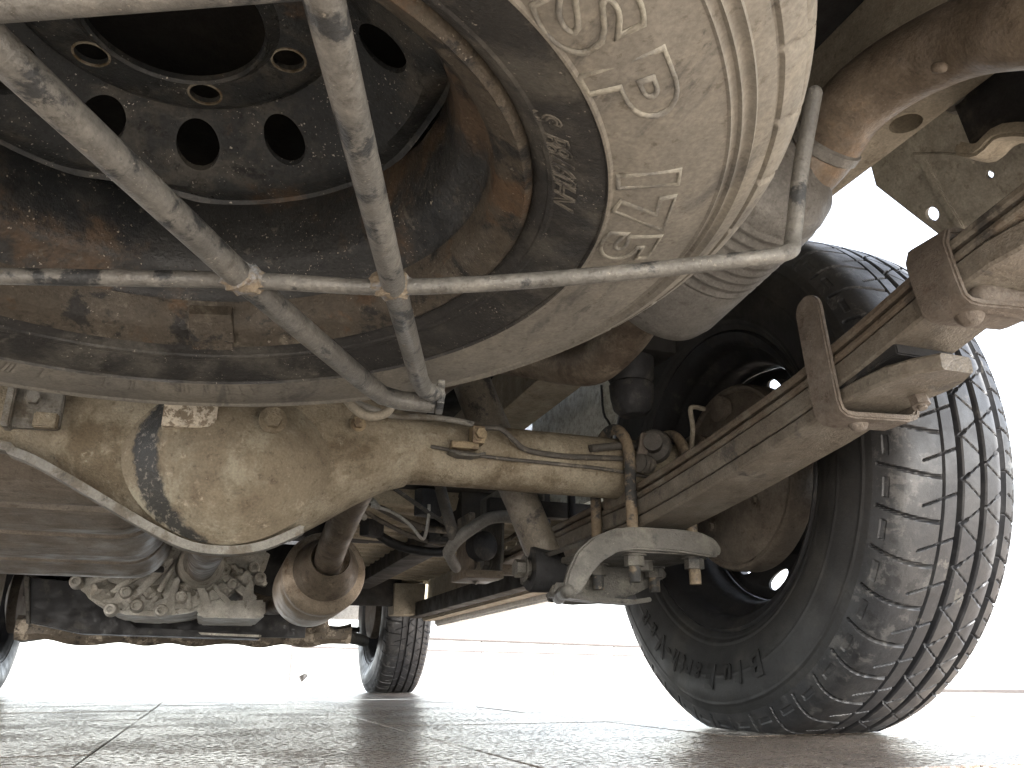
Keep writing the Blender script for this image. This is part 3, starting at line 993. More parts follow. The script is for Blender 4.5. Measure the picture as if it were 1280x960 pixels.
# bracket, plate and plugs
prism("bracket", [(-.211, .914, .300), (-.163, .914, .302), (-.163, .914, .352), (-.211, .914, .352)], (0, -.010, 0), 'axle_lip', axle)
prism("bracket_lip", [(-.213, .915, .298), (-.205, .915, .298), (-.205, .915, .352), (-.213, .915, .352)], (0, -.022, 0), 'axle_lip', axle)
prism("bracket_lip", [(-.186, .905, .300), (-.164, .905, .301), (-.164, .905, .316), (-.186, .905, .316)], (0, -.010, 0), 'axle', axle)
bolt("bolt", (-.190, .904, .331), (0, -1, 0), .0072, 'axle_lip', axle, 0.9)
prism("pale_plate", [(-.066, .869, .306), (-.014, .869, .308), (-.014, .869, .338), (-.066, .869, .338)], (0, .02, 0), 'tag', axle, .001)
bolt("filler_plug", (.042, .868, .322), (0, -1, 0), .0095, 'axle', axle, 0.6, 1.55)
bolt("bolt", (.138, .905, .338), (0, -1, 0), .006, 'brass', axle, 0.9)
# brake line with its junction block
tube("brake_pipe", [(.122, .900, .366), (.150, .897, .356), (.180, .905, .352), (.215, .915, .358), (.250, .918, .359), (.280, .918, .356)], .0038, 'axle_lip', axle, 8, 6)
box("junction_block", (.284, .916, .341), (.016, .018, .022), 'brass', axle, None, .002)
box("block_foot", (.268, .916, .327), (.034, .014, .009), 'brass', axle, None, .002)
bolt("block_bolt", (.285, .907, .341), (0, -1, 0), .0068, 'brass', axle, 0.7, 1.3)
strip("block_bracket", [(.250, .922, .320), (.262, .918, .315), (.280, .918, .315), (.296, .924, .321)], (0, .02, 0), .003, 'plate', axle)
tube("brake_pipe", [(.290, .918, .352), (.312, .912, .352), (.332, .916, .340), (.352, .922, .331), (.40, .924, .328), (.46, .924, .331), (.53, .935, .336), (.585, .950, .340)], .0036, 'wire', axle, 8, 6)
tube("brake_pipe", [(.230, .928, .326), (.30, .922, .318), (.38, .926, .318), (.46, .924, .316), (.53, .93, .312)], .0024, 'wire', axle, 8, 6)
tube("hanging_hose", [(.085, .80, .395), (.10, .80, .345), (.125, .80, .318), (.150, .80, .322), (.165, .80, .352)], .0048, 'frame', axle, 10, 6)
# spring seats on the tube, hub ends, brakes
for sx in (1, -1):
    box("spring_seat", (sx * .535, .97, .2905), (.074, .090, .022), 'spring', axle, None, .004)
    lathe("hub_flange", [(0, 0), (.058, 0), (.058, .018), (.045, .022), (.045, .04), (0, .04)], (sx * .618, .97, .33), (sx, 0, 0), 'spring', axle, 40)
    lathe("brake_drum", [(.020, .040), (.084, .040), (.092, .046), (.118, .050), (.122, .054), (.126, .050), (.130, .050), (.133, .056), (.133, .085), (.126, .092), (.02, .092)], (sx * .632, .97, .335), (sx, 0, 0), 'drum', axle, 72)
    for k in range(4):
        a = R(35 + 90 * k)
        bolt("bolt", (sx * .672, .97 + .075 * math.cos(a), .33 + .075 * math.sin(a)), (-sx, 0, 0), .006, 'drum', axle, .7)
    lathe("wheel_cylinder", [(0, 0), (.019, 0), (.019, .012), (0, .014)], (sx * .676, .965, .432), (-sx, 0, 0), 'drum', axle, 20)
# parking brake cable and lever
tube("brake_cable", [(.44, .925, .342), (.50, .93, .352), (.56, .94, .350), (.62, .955, .352)], .0052, 'wire', axle, 10, 6)
lathe("cable_grommet", [(0, 0), (.021, 0), (.024, .004), (.021, .010), (.012, .013), (.012, .03), (0, .03)], (.532, .925, .352), (-.6, -1, 0), 'wire', axle, 24)
lathe("cable_end", [(0, 0), (.012, 0), (.0125, .006), (.010, .008), (.0125, .012), (.010, .016), (.012, .02), (0, .024)], (.520, .918, .325), (-1, -.4, 0), 'wire', axle, 20)
tube("brake_lever", [(.60, .945, .352), (.598, .93, .385), (.593, .925, .410), (.600, .926, .416), (.622, .935, .418)], .0034, 'frame', axle, 8, 3)
strip("cable_clip", [(.508, .916, .335), (.511, .912, .350), (.514, .912, .366)], (.014, 0, 0), .005, 'clip', axle)

# ------------------------------------------------------------------ road wheels
wheel_label = {
    'rr': ("right rear wheel with a worn black tyre beside the leaf spring", .728, .96),
    'fr': ("right front wheel seen far off under the sill", .735, 3.53),
    'lf': ("left front wheel cut off by the left edge of the picture", -.768, 3.53)}
tyre_letter_src = []
for key in ('rr', 'fr', 'lf'):
    lab, wx, wy = wheel_label[key]
    wheel = thing("road_wheel", (wx, wy, .3285), lab, "wheel", "road wheels of the van", (0, 0, math.pi if wx < 0 else 0))
    ty = bpy.data.objects.new("tyre", road_me); COL.objects.link(ty); ty.parent = wheel; ORG[ty.name] = ORG[wheel.name]
    if key == 'rr':
        brl = barrel_mesh((1, 0, 0)); brl.materials.append(M['black'])
        dsc = disc_mesh(0, 6, 12, rot_v=9.0, vent_R=.136)
        dsc.transform(Matrix.Rotation(R(90), 4, 'Y') @ Matrix.Translation((0, 0, -.012)))
        dsc.materials.append(M['black'])
    rm = bpy.data.objects.new("rim", brl); COL.objects.link(rm); rm.parent = wheel; ORG[rm.name] = ORG[wheel.name]
    dc = bpy.data.objects.new("wheel_disc", dsc); COL.objects.link(dc); dc.parent = rm; ORG[dc.name] = ORG[wheel.name]
    if key == 'rr':
        txt = "BluEarth-Van"
        pos = [-108.5, -101.6, -96.0, -87.4, -80.4, -75.2, -71.2, -66.3, -61.8, -56.6, -49.6, -43.5]
        for ch, q in zip(txt, pos):
            big = ch in "BEV"
            letter(ch, .042 if big else .038, q, .264, ty, 'letter_dark', 0.0, sx=.98 if big else .86, direction=1.0, mapping='X', off=.0026, bold=.0011)

# ------------------------------------------------------------------ leaf spring
spring = thing("leaf_spring", (.535, .97, .26), "rusty brown leaf spring running from the axle up to the right edge", "leaf spring")
LX0, LX1 = .500, .568
def zline(pts, y):
    return float(np.interp(y, [p[0] for p in pts], [p[1] for p in pts]))
top_c = [(.25, .402), (.30, .397), (.356, .389), (.413, .379), (.457, .368), (.52, .353), (.60, .337), (.75, .317), (.85, .306), (.95, .2975), (.99, .2965), (1.10, .2945), (1.25, .288), (1.40, .282), (1.50, .280)]
def leaf(name, y0, y1, off, th, mat, tip=True, label=None, drop=None):
    bm = bmesh.new()
    ys = np.linspace(y0, y1, 44)
    rings = []
    for i, y in enumerate(ys):
        z = zline(top_c, y) - off - (drop(y) if drop else 0)
        t = min(i, 43 - i) / 43.0
        x0, x1 = LX0, LX1
        if tip and t < .035:
            k = (.035 - t) / .035 * .018
            x0 += k; x1 -= k
        c = .0022
        rings.append([bm.verts.new(q) for q in ((x0 + c, y, z), (x1 - c, y, z), (x1, y, z - c), (x1, y, z - th + c), (x1 - c, y, z - th), (x0 + c, y, z - th), (x0, y, z - th + c), (x0, y, z - c))])
    for a, b in zip(rings, rings[1:]):
        for k in range(8):
            bm.faces.new((a[k], a[(k + 1) % 8], b[(k + 1) % 8], b[k]))
    bm.faces.new(rings[0][::-1]); bm.faces.new(rings[-1])
    o = ob(name, bm_mesh(bm, True, 25), mat, spring)
    if label: o["label"] = label
    return o
leaf("leaf", .262, 1.49, .0, .0085, 'spring', False)
leaf("leaf", .285, 1.46, .0120, .0075, 'spring', False)
leaf("leaf", .330, 1.36, .0208, .0205, 'spring_low', True)
leaf("leaf", .448, 1.30, .0428, .0140, 'spring_low', True, "thick dusty bottom leaf of the spring", lambda y: .021 * max(0, (.56 - y) / .11) ** 1.5 if y < .56 else 0.0)
# eyes
lathe("spring_eye", [(.012, 0), (.023, 0), (.023, .066), (.012, .066)], (LX0 + .001, .262, .389), (1, 0, 0), 'spring', spring, 32, True)
lathe("spring_eye", [(.012, 0), (.023, 0), (.023, .066), (.012, .066)], (LX0 + .001, 1.495, .268), (1, 0, 0), 'spring', spring, 32, True)
# rebound clips
def clip(y, zb, ztop, lean, w, fold, label):
    x0, x1 = LX0 - .0045, LX1 + .0045
    if fold:
        path = [(.530, y + lean, ztop + .004), (x0 + .016, y + lean, ztop + .004), (x0 + .005, y + lean, ztop + .001), (x0, y + lean * .9, ztop - .010)]
    else:
        path = [(x0, y + lean * (1 + .02 * k), ztop + .0 - .0165 * (1 - math.sqrt(max(0, 1 - (k / 7.0) ** 2))) * 0 + .0165 * (k / 7.0)) for k in range(7, -1, -1)]
    nfix = len(path)
    tail = [(x0, y + lean * .5, (ztop + zb) / 2), (x0, y, zb + .012), (x0 + .002, y, zb + .005), (x0 + .006, y - .001, zb + .001), (x0 + .014, y - .002, zb), (.534, y - .006, zb), (x1 - .012, y - .010, zb), (x1 - .003, y - .010, zb + .003), (x1, y - .010, zb + .012), (x1, y - .010, zb + .035)]
    full = path + tail
    ws = [1.0] * len(full)
    if not fold:
        for k in range(7, 0, -1):
            ws[7 - k] = math.sqrt(max(.02, 1 - (k / 7.0) ** 2))
    o = strip("spring_clip", [Vector(q) for q in full], (0, w, 0), .0062, 'clip', spring, .0016, None, ws)
    o["label"] = label
clip(.553, .2795, .385, .007, .033, False, "brown spring clip with a tall upright arm")
clip(.418, .3255, .386, .006, .040, True, "brown spring clip near the right edge")
# end tip of the bottom leaf with its bolt and rivets
bolt("clip_bolt", (.552, .508, .2960), (0, -.25, -1), .0080, 'clip', spring, 1.3, 1.1, .006)
lathe("clip_rivet", [(.0, -.0065), (.004, -.006), (.007, -.004), (.0085, .0), (.0085, .004), (0, .004)], (.524, .550, .2765), (0, 0, 1), 'clip', spring, 20)
lathe("clip_rivet", [(.0, -.0075), (.005, -.007), (.0085, -.004), (.0105, .0), (.0105, .006), (0, .006)], (.516, .414, .322), (0, 0, 1), 'clip', spring, 20)
tube("clip_sleeve", [(.520, .404, .333), (.576, .404, .333)], .0115, 'clip', spring, 20, 0, True)
strip("rubber_pad", [(.534, .575, .300), (.534, .55, .305), (.534, .52, .3125), (.534, .49, .317), (.534, .475, .318)], (.062, 0, 0), .010, 'rubber', spring)
# U-bolts and plate
for ux in (LX0 - .0088, LX1 + .0088):
    path = [(ux, .918, .175), (ux, .918, .30)] + [(ux, .97 - .053 * math.cos(a), .330 + .053 * math.sin(a)) for a in np.linspace(0, math.pi, 15)] + [(ux, 1.022, .30), (ux, 1.022, .175)]
    tube("u_bolt", path, .0075, 'ubolt', spring, 14)
    for y in (.918, 1.022):
        bolt("nut", (ux, y, .2085), (0, 0, -1), .0125, 'plate', spring, .8, 1.25)
box("spring_pad", (.534, .97, .2285), (.060, .085, .023), 'plate', spring, None, .003)
bolt("centre_bolt", (.534, .97, .2085), (0, 0, -1), .011, 'plate', spring, .8, 1.2)
plate = prism("spring_plate", [(.455, .902, .2085), (.475, .896, .2085), (.560, .896, .2085), (.590, .905, .2085), (.598, .930, .2085), (.592, 1.03, .2085), (.575, 1.045, .2085), (.455, 1.045, .2085), (.44, 1.03, .2085)], (0, 0, .008), 'plate', spring)
def flange(y, dy, xs):
    return prism("plate_flange", [(x, y, z) for x, z in xs], (0, dy, 0), 'plate', spring, .0025)
flange(.885, .010, [(.382, .160), (.388, .181), (.400, .204), (.420, .221), (.450, .2335), (.480, .2375), (.540, .2375), (.570, .2355), (.590, .2285), (.599, .2165), (.594, .2065), (.580, .2055), (.540, .2095), (.480, .2105), (.455, .207), (.432, .194), (.417, .178), (.408, .164), (.398, .154), (.387, .153)])
flange(1.040, .010, [(.425, .160), (.44, .20), (.47, .2165), (.60, .2165), (.61, .20), (.585, .186), (.55, .170), (.52, .160), (.46, .156)])
prism("plate_web", [(.420, .890, .2215), (.455, .890, .2350), (.455, .890, .2300), (.424, .890, .2170)], (0, .155, 0), 'plate', spring, .001)
tube("plate_bar", [(.388, .889, .1585), (.41, .96, .161), (.436, 1.03, .163)], .0085, 'plate', spring, 12, 4, True)
strip("plate_strap", [(.405, .985, .163), (.47, 1.0, .1595), (.53, 1.01, .1585), (.556, 1.01, .1625)], (0, .030, 0), .006, 'plate', spring)
# front hanger
hg = thing("spring_hanger", (.534, 1.49, .30), "dark steel front hanger of the leaf spring below the floor", "bracket")
for x in (LX0 - .008, LX1 + .004):
    prism("cheek", [(x, 1.44, .230), (x, 1.545, .235), (x, 1.56, .40), (x, 1.42, .40), (x, 1.425, .27)], (.005, 0, 0), 'plate', hg)
bolt("hanger_bolt", (LX0 - .008, 1.495, .268), (-1, 0, 0), .013, 'plate', hg, .8, 1.4)
box("hanger_foot", (.45, 1.44, .234), (.07, .10, .014), 'spring', hg, None, .003)
box("hanger_wall", (.434, 1.46, .29), (.012, .08, .115), 'spring', hg, None, .003)
lathe("bush", [(0, 0), (.02, 0), (.026, .004), (.026, .03), (.02, .034), (0, .034)], (.445, 1.43, .285), (0.3, -1, 0), 'rubber', hg, 24)

# ------------------------------------------------------------------ shock absorber and bump stop
sh = thing("shock_absorber", (.43, 1.06, .205), "dusty tube shock absorber slanting down to the spring plate", "shock absorber")
tube("body", [(.432, 1.068, .222), (.405, 1.084, .300), (.377, 1.10, .372)], .0245, 'shock', sh, 28)
tube("dust_cover", [(.380, 1.098, .365), (.342, 1.12, .475), (.315, 1.135, .56)], .029, 'shock', sh, 28)
lathe("mounting_eye", [(.012, 0), (.029, 0), (.031, .004), (.031, .040), (.029, .044), (.012, .044)], (.407, 1.064, .204), (1, 0, 0), 'rubber', sh, 32, True)
lathe("mounting_pin", [(0, 0), (.012, 0), (.012, .075), (0, .075)], (.40, 1.064, .204), (1, 0, 0), 'plate', sh, 20)
bolt("nut", (.401, 1.064, .204), (-1, 0, 0), .0125, 'plate', sh, .8, 1.4)

bs = thing("bump_stop", (.52, .97, .41), "black rubber bump stop hanging above the axle tube", "bump stop")
lathe("rubber_block", [(0, 0), (.017, .001), (.026, .010), (.030, .028), (.031, .045), (.028, .048), (.032, .055), (.034, .085), (0, .085)], (.520, .955, .402), (0, 0, 1), 'rubber', bs, 32)
box("mount", (.53, .955, .52), (.08, .09, .07), 'under', bs, None, .006)

# ------------------------------------------------------------------ exhaust
ex = thing("exhaust_system", (.40, .58, .48), "rusty exhaust with dusty ribbed muffler, thick tail pipe and heat tinted converter", "exhaust")
A, Bq = Vector((.420, .484, .488)), Vector((.404, .690, .447))
L = (Bq - A).length
mp = [(.0, -.012), (.026, -.012), (.050, -.004), (.064, .010), (.0675, .022)]
for k in range(8):
    h = .028 + k * .0115
    mp += [(.0675, h), (.0675, h + .003), (.0692, h + .0055), (.0692, h + .0075), (.0675, h + .010)]
mp += [(.069, .125), (.069, L - .030), (.066, L - .015), (.055, L - .003), (.036, L + .008), (.028, L + .014), (.028, L + .03), (0, L + .03)]
lathe("muffler", mp, A, Bq - A, 'muffler', ex, 64)
tp = [(.444, .500, .478), (.458, .475, .497), (.459, .44, .514), (.467, .405, .521), (.472, .365, .515), (.471, .325, .498), (.466, .285, .470), (.480, .245, .446), (.53, .212, .432), (.62, .195, .425), (.74, .19, .42)]
tube("tail_pipe", tp, .0290, 'pipe', ex, 32, 6)
lathe("pipe_collar", [(.0285, -.006), (.0318, -.004), (.0318, .004), (.0285, .006)], (.4575, .470, .500), (.05, -1, .5), 'muffler', ex, 40, True)
tube("down_pipe", [(.403, .70, .444), (.402, .745, .425), (.390, .80, .410), (.372, .85, .424), (.345, .905, .448), (.30, .97, .470), (.262, 1.06, .458), (.236, 1.16, .426), (.217, 1.27, .378), (.203, 1.38, .328), (.198, 1.50, .285), (.203, 1.60, .262), (.208, 1.68, .250)], .0265, 'dark_pipe', ex, 28, 6)
lathe("catalytic_converter", [(0, -.02), (.030, -.02), (.033, .0), (.066, .022), (.076, .030), (.080, .036), (.080, .055), (.0775, .062), (.0775, .09), (.080, .096), (.080, .30), (.05, .36), (.03, .38), (0, .38)], (.206, 1.625, .256), (.01, 1, -.03), 'cat', ex, 64)
lathe("heat_shield", [(.036, .0), (.054, .045), (.062, .07), (.060, .07), (.052, .045), (.034, .002)], (.203, 1.555, .272), (.02, 1, -.2), 'dark_pipe', ex, 48, True)
tube("exhaust_tube", [(.21, 1.98, .25), (.20, 2.3, .25), (.16, 2.7, .27), (.10, 3.0, .33)], .027, 'dark_pipe', ex, 20, 4)
tube("hanger_rod", [(.275, 1.50, .36), (.26, 1.52, .38), (.245, 1.54, .36), (.262, 1.56, .35)], .006, 'clean_wire', ex, 8, 4)
tube("weld_bump", [(.4475, .345, .4775), (.449, .342, .4755)], .004, 'pipe', ex, 10, 0, True)

# ------------------------------------------------------------------ propeller shaft, tank, gearbox
ps = thing("propeller_shaft", (0, 1.7, .27), "steel propeller shaft between the gearbox and the differential", "shaft")
tube("shaft", [(.0, 1.12, .262), (-.02, 1.9, .30), (-.03, 2.42, .335)], .033, 'dark_pipe', ps, 24)
lathe("flange", [(0, 0), (.055, 0), (.055, .018), (.036, .024), (.036, .05), (0, .05)], (0, 1.06, .262), (0, 1, .05), 'dark_pipe', ps, 32)

tank = thing("fuel_tank", (-.36, 1.42, .25), "mud brown fuel tank with pressed ribs below the left floor", "fuel tank")
bm = bmesh.new()
# section in the (y, z) plane: rear face with steps, then ribbed underside
sec = [(1.06, .44), (1.055, .36), (1.062, .325), (1.080, .303), (1.11, .289)]
for y0_, y1_, za, zb_ in ((1.125, 1.195, .284, .277), (1.215, 1.345, .273, .263), (1.365, 1.555, .260, .249), (1.575, 1.735, .247, .240)):
    sec += [(y0_, za), ((y0_ + y1_) / 2, (za + zb_) / 2 - .009), (y1_, zb_), (y1_ + .004, zb_ + .003), (y1_ + .006, zb_ + .020), (y1_ + .015, zb_ + .020), (y1_ + .017, zb_ + .001)]
sec = sec[:-4] + [(1.748, .248), (1.752, .27), (1.752, .44)]
xs = [-.72] + [-.60 + .04 * k for k in range(13)]
xr = [-.10 + .0 * k for k in range(0)]
rings = []
for i in range(34):
    t = i / 33
    if i < 20:
        x = -.74 + (-.155 + .74) * i / 19.0; sh_ = 0.0
    else:
        a = (i - 20) / 13 * math.pi / 2
        x = -.155 + .085 * math.sin(a); sh_ = 1 - math.cos(a)
    ring = []
    for (y, z) in sec:
        yy = 1.405 + (y - 1.405) * (1 - .16 * sh_)
        zz = .44 + (z - .44) * (1 - .62 * sh_ ** 1.4) if sh_ > 0 else z
        ring.append(bm.verts.new((x, yy, zz)))
    rings.append(ring)
for a, b in zip(rings, rings[1:]):
    for k in range(len(sec) - 1):
        bm.faces.new((a[k], a[k + 1], b[k + 1], b[k]))
ob("shell", bm_mesh(bm, True, 30), 'tank', tank)
box("seam_flange", (-.40, 1.765, .262), (.62, .03, .010), 'under', tank, None, .003)
strip("strap", [(-.45, 1.05, .40), (-.45, 1.05, .33), (-.45, 1.10, .292), (-.45, 1.4, .250), (-.45, 1.72, .240), (-.45, 1.77, .30)], (.03, 0, 0), .003, 'under', tank)

gb = thing("gearbox", (-.08, 2.5, .32), "ribbed cast aluminium gearbox beyond the fuel tank", "gearbox")
out = [(-.335, .300), (-.305, .262), (-.262, .232), (-.215, .216), (-.12, .212), (-.03, .226), (.03, .250), (.075, .290), (.135, .330), (.15, .40), (.06, .46), (-.20, .46), (-.33, .40)]
prism("casing", [(x, 2.405, z) for x, z in out], (0, .38, 0), 'alloy', gb, .014)
hubc = (-.075, .40)
for k in range(11):
    a = R(196 + 13.6 * k)
    r0, r1 = .05 + .02 * (k % 3), .165 + .045 * abs(math.cos(a)) + (.014 if k % 2 else 0)
    p0 = Vector((hubc[0] + r0 * math.cos(a), 2.37, hubc[1] + r0 * math.sin(a)))
    p1 = Vector((hubc[0] + r1 * 1.22 * math.cos(a), 2.425, hubc[1] + r1 * math.sin(a)))
    dv = (p1 - p0); sd = Vector((-dv.z, 0, dv.x)).normalized() * (.006 + .003 * (k % 2))
    bm = bmesh.new()
    q0, q1 = Vector((p0.x, 2.372, p0.z)), Vector((p1.x, 2.398, p1.z))
    prism_bm(bm, [q0 - sd * .8, q1 - sd * 1.3, q1 + sd * 1.3, q0 + sd * .8], (0, .06, 0))
    bmesh.ops.recalc_face_normals(bm, faces=bm.faces)
    bmesh.ops.bevel(bm, geom=list(bm.edges), offset=.004, segments=2, affect='EDGES', clamp_overlap=True)
    ob("rib", bm_mesh(bm), 'alloy', gb)
bosses = [(-.325, .292), (-.235, .226), (-.175, .237), (-.115, .226), (-.04, .300), (-.205, .270), (-.07, .262), (.03, .335), (.105, .345), (.125, .318), (-.01, .345), (.055, .300)]
for x, z in bosses:
    lathe("boss", [(0, -.004), (.007, -.004), (.008, -.012), (.013, -.012), (.0155, -.006), (.018, .03), (0, .05)], (x, 2.385, z), (0, 1, 0), 'alloy', gb, 20)
lathe("tail_housing", [(0, 0), (.045, 0), (.052, .02), (.06, .10), (.085, .16), (0, .16)], (-.03, 2.29, .345), (0, 1, 0), 'alloy', gb, 36)
prism("oil_pan", [(-.02, 2.40, .252), (.145, 2.40, .262), (.150, 2.40, .222), (.140, 2.40, .212), (-.015, 2.40, .212), (-.03, 2.40, .222)], (0, .40, 0), 'alloy', gb, .006)
prism("pan_rib", [(.085, 2.392, .255), (.115, 2.392, .255), (.108, 2.392, .325), (.095, 2.392, .325)], (0, .05, 0), 'alloy', gb, .005)
bmj = [(-.06, .285, .022), (.02, .320, .024), (.055, .335, .020), (.085, .320, .026), (-.14, .27, .022), (-.26, .275, .025), (0.0, .295, .017), (.035, .288, .020)]
for x, z, r_ in bmj:
    bm = bmesh.new()
    bmesh.ops.create_icosphere(bm, subdivisions=3, radius=1.0)
    for v_ in bm.verts:
        n_ = 1 + .22 * math.sin(v_.co.x * 5 + x * 90) * math.cos(v_.co.z * 6 + z * 70)
        v_.co = Vector((v_.co.x * r_ * 1.3, v_.co.y * .03, v_.co.z * r_)) * n_ + Vector((x, 2.415, z))
    ob("cast_lump", bm_mesh(bm), 'alloy', gb)
pl = thing("gearbox_crossmember", (-.1, 2.9, .23), "black steel crossmember under the gearbox", "crossmember")
prism("plate", [(-.53, 2.86, .345), (-.30, 2.86, .33), (-.285, 2.86, .255), (-.20, 2.86, .205), (.17, 2.86, .196), (.17, 2.86, .176), (-.36, 2.86, .186), (-.50, 2.86, .215)], (0, .12, 0), 'black', pl, .004)
prism("lip", [(-.50, 2.845, .21), (-.49, 2.845, .21), (-.515, 2.845, .345), (-.53, 2.845, .345)], (0, .03, 0), 'plate', pl, .002)
prism("rod", [(-.02, 2.84, .193), (.17, 2.84, .188), (.17, 2.84, .181), (-.01, 2.84, .186)], (0, .02, 0), 'alloy', pl, .001)

# ------------------------------------------------------------------ front suspension crossbeam
fb = thing("suspension_crossmember", (0, 3.3, .2), "dirty dented front crossmember spanning between the front wheels", "crossmember")
bm = bmesh.new()
rings = []
for i in range(60):
    x = -.60 + 1.12 * i / 59
    nz = .004 * math.sin(x * 21) + .003 * math.sin(x * 47 + 1) + (.03 * max(0, abs(x + .03) - .42) / .15)
    hz = .036 + .005 * math.sin(x * 33 + 2)
    rings.append([bm.verts.new((x, 3.28 + yy * .05 + .008 * math.sin(x * 29), .205 + nz * .5 + zz * hz)) for yy, zz in ((-1, -.5), (-.6, -1), (.6, -1), (1, -.5), (1, .6), (.5, 1), (-.5, 1), (-1, .6))])
for a, b in zip(rings, rings[1:]):
    for k in range(8):
        bm.faces.new((a[k], a[(k + 1) % 8], b[(k + 1) % 8], b[k]))
bm.faces.new(rings[0][::-1]); bm.faces.new(rings[-1])
ob("beam", bm_mesh(bm, True, 30), 'beam', fb)
for sx in (-1, 1):
    tube("control_arm", [(sx * .36, 3.30, .235), (sx * .50, 3.38, .215), (sx * .62, 3.52, .20)], [.030, .026, .022], 'plate', fb, 14, 4)
    lathe("ball_joint", [(0, 0), (.03, 0), (.036, .02), (.03, .05), (0, .06)], (sx * .40, 3.24, .215), (0, 0, 1), 'beam', fb, 20)
    tube("tie_rod", [(sx * .16, 3.62, .26), (sx * .62, 3.66, .25)], .012, 'black', fb, 10)
    lathe("brake_disc", [(0, 0), (.12, 0), (.125, .01), (.125, .03), (.06, .05), (0, .05)], (sx * .64, 3.53, .335), (sx, 0, 0), 'drum', fb, 40)

# ------------------------------------------------------------------ van body: floor, rails, sills, shell
van = thing("van_body", (0, 2.0, .5), "underside of the van body with black floor, frame rails and sill", "van")
box("floor_panel", (0, 2.0, .70), (1.34, 4.3, .03), 'under', van, None, .004)
box("floor_panel", (-.11, .40, .520), (.86, .92, .02), 'under', van, None, .004)  # lower floor sheet added above the spare to shade its rim holes
box("floor_panel", (-.36, 2.6, .475), (.86, 2.2, .03), 'under', van, None, .004)
for y, z in ((1.20, .62), (1.62, .46), (2.15, .43), (.80, .66), (.10, .60)):
    box("floor_crossmember", (0, y, z), (1.1, .07, .07), 'under', van, None, .006)
box("gap_plate", (.02, 3.06, .232), (.62, .02, .085), 'black', van, None, .004)  # added black plate that closes the bright gap below the gearbox
box("dark_backing", (0.05, 3.0, .40), (1.2, .03, .20), 'under', van, None, .004)  # added dark plate hiding the brightly lit nose panel behind
# ribbed floor under the right footwell
rib = bmesh.new()
for k in range(20):
    y = 1.62 + k * .075
    vs = [(.26, y, .420), (.26, y + .020, .398), (.26, y + .050, .398), (.26, y + .075, .420)]
    a = [rib.verts.new(q) for q in vs] ; b = [rib.verts.new((.735, q[1], q[2] - .012)) for q in vs]
    a2 = [rib.verts.new((q[0], q[1], q[2] + .01)) for q in vs]; b2 = [rib.verts.new((.735, q[1], q[2] - .002)) for q in vs]
    for i in range(3):
        rib.faces.new((a[i], a[i + 1], b[i + 1], b[i])); rib.faces.new((a2[i], b2[i], b2[i + 1], a2[i + 1]))
bmesh.ops.remove_doubles(rib, verts=rib.verts, dist=1e-5)
ob("ribbed_floor", bm_mesh(rib, True, 20), 'floor_rib', van)["label"] = "pale ribbed floor panel catching light from the side"
for sx in (1, -1):
    # frame rail above the spring
    bm = bmesh.new()
    box_bm(bm, (sx * .553, 1.0, .611), (.09, 1.7, .095), None, .006)
    me = bm_mesh(bm)
    cut = bmesh.new()
    lathe_bm(cut, [(0, 0), (.015, 0), (.015, .04), (0, .04)], (sx * .575, .487, .545), (0, 0, 1), 24)
    bmesh.ops.recalc_face_normals(cut, faces=cut.faces)
    ob("frame_rail", boolean_cut(me, cut), 'frame', van)
    box("frame_rail", (sx * .50, 2.6, .41), (.07, 2.0, .11), 'under', van, None, .006)
    # sill
    prism("sill", [(sx * .80, 1.39, .245), (sx * .80, 1.36, .36), (sx * .80, 1.38, .60), (sx * .80, 3.10, .60), (sx * .80, 3.10, .36), (sx * .80, 3.08, .238)], (sx * .045, 0, 0), 'paint', van, .006)
    prism("sill_inner", [(sx * .745, 1.40, .262), (sx * .745, 1.40, .40), (sx * .745, 3.06, .40), (sx * .745, 3.06, .255)], (sx * .053, 0, 0), 'frame', van, .005)
    box("sill_flange", (sx * .722, 2.22, .290), (.045, 1.70, .05), 'under', van, None, .005)
    box("jack_point", (sx * .70, 3.02, .325), (.16, .10, .11), 'frame', van, None, .006)
    # body side with wheel arches
    pts = [(-.13, .42), (.50, .42), (.525, .47)]
    pts += [(.96 - .47 * math.cos(a), .345 + .47 * math.sin(a)) for a in np.linspace(R(16), R(147), 16)]
    pts += [(1.385, .602), (3.09, .602)]
    pts += [(3.53 - .42 * math.cos(a), .345 + .42 * math.sin(a)) for a in np.linspace(R(38), R(150), 14)]
    pts += [(4.02, .35), (4.25, .35), (4.22, .9), (3.9, 1.15), (3.55, 1.92), (-.08, 1.95), (-.15, 1.2)]
    prism("body_side", [(sx * .812, y, z) for y, z in pts], (sx * .03, 0, 0), 'paint', van, .0)
box("roof", (0, 1.75, 1.94), (1.60, 3.5, .03), 'paint', van, None, .01)
box("tail_door", (0, -.12, 1.2), (1.60, .03, 1.35), 'paint', van, None, .01)
box("bumper", (0, -.19, .43), (1.66, .13, .17), 'bumper', van, None, .03)
box("nose_panel", (0, 4.21, .75), (1.60, .04, .85), 'paint', van, None, .02)
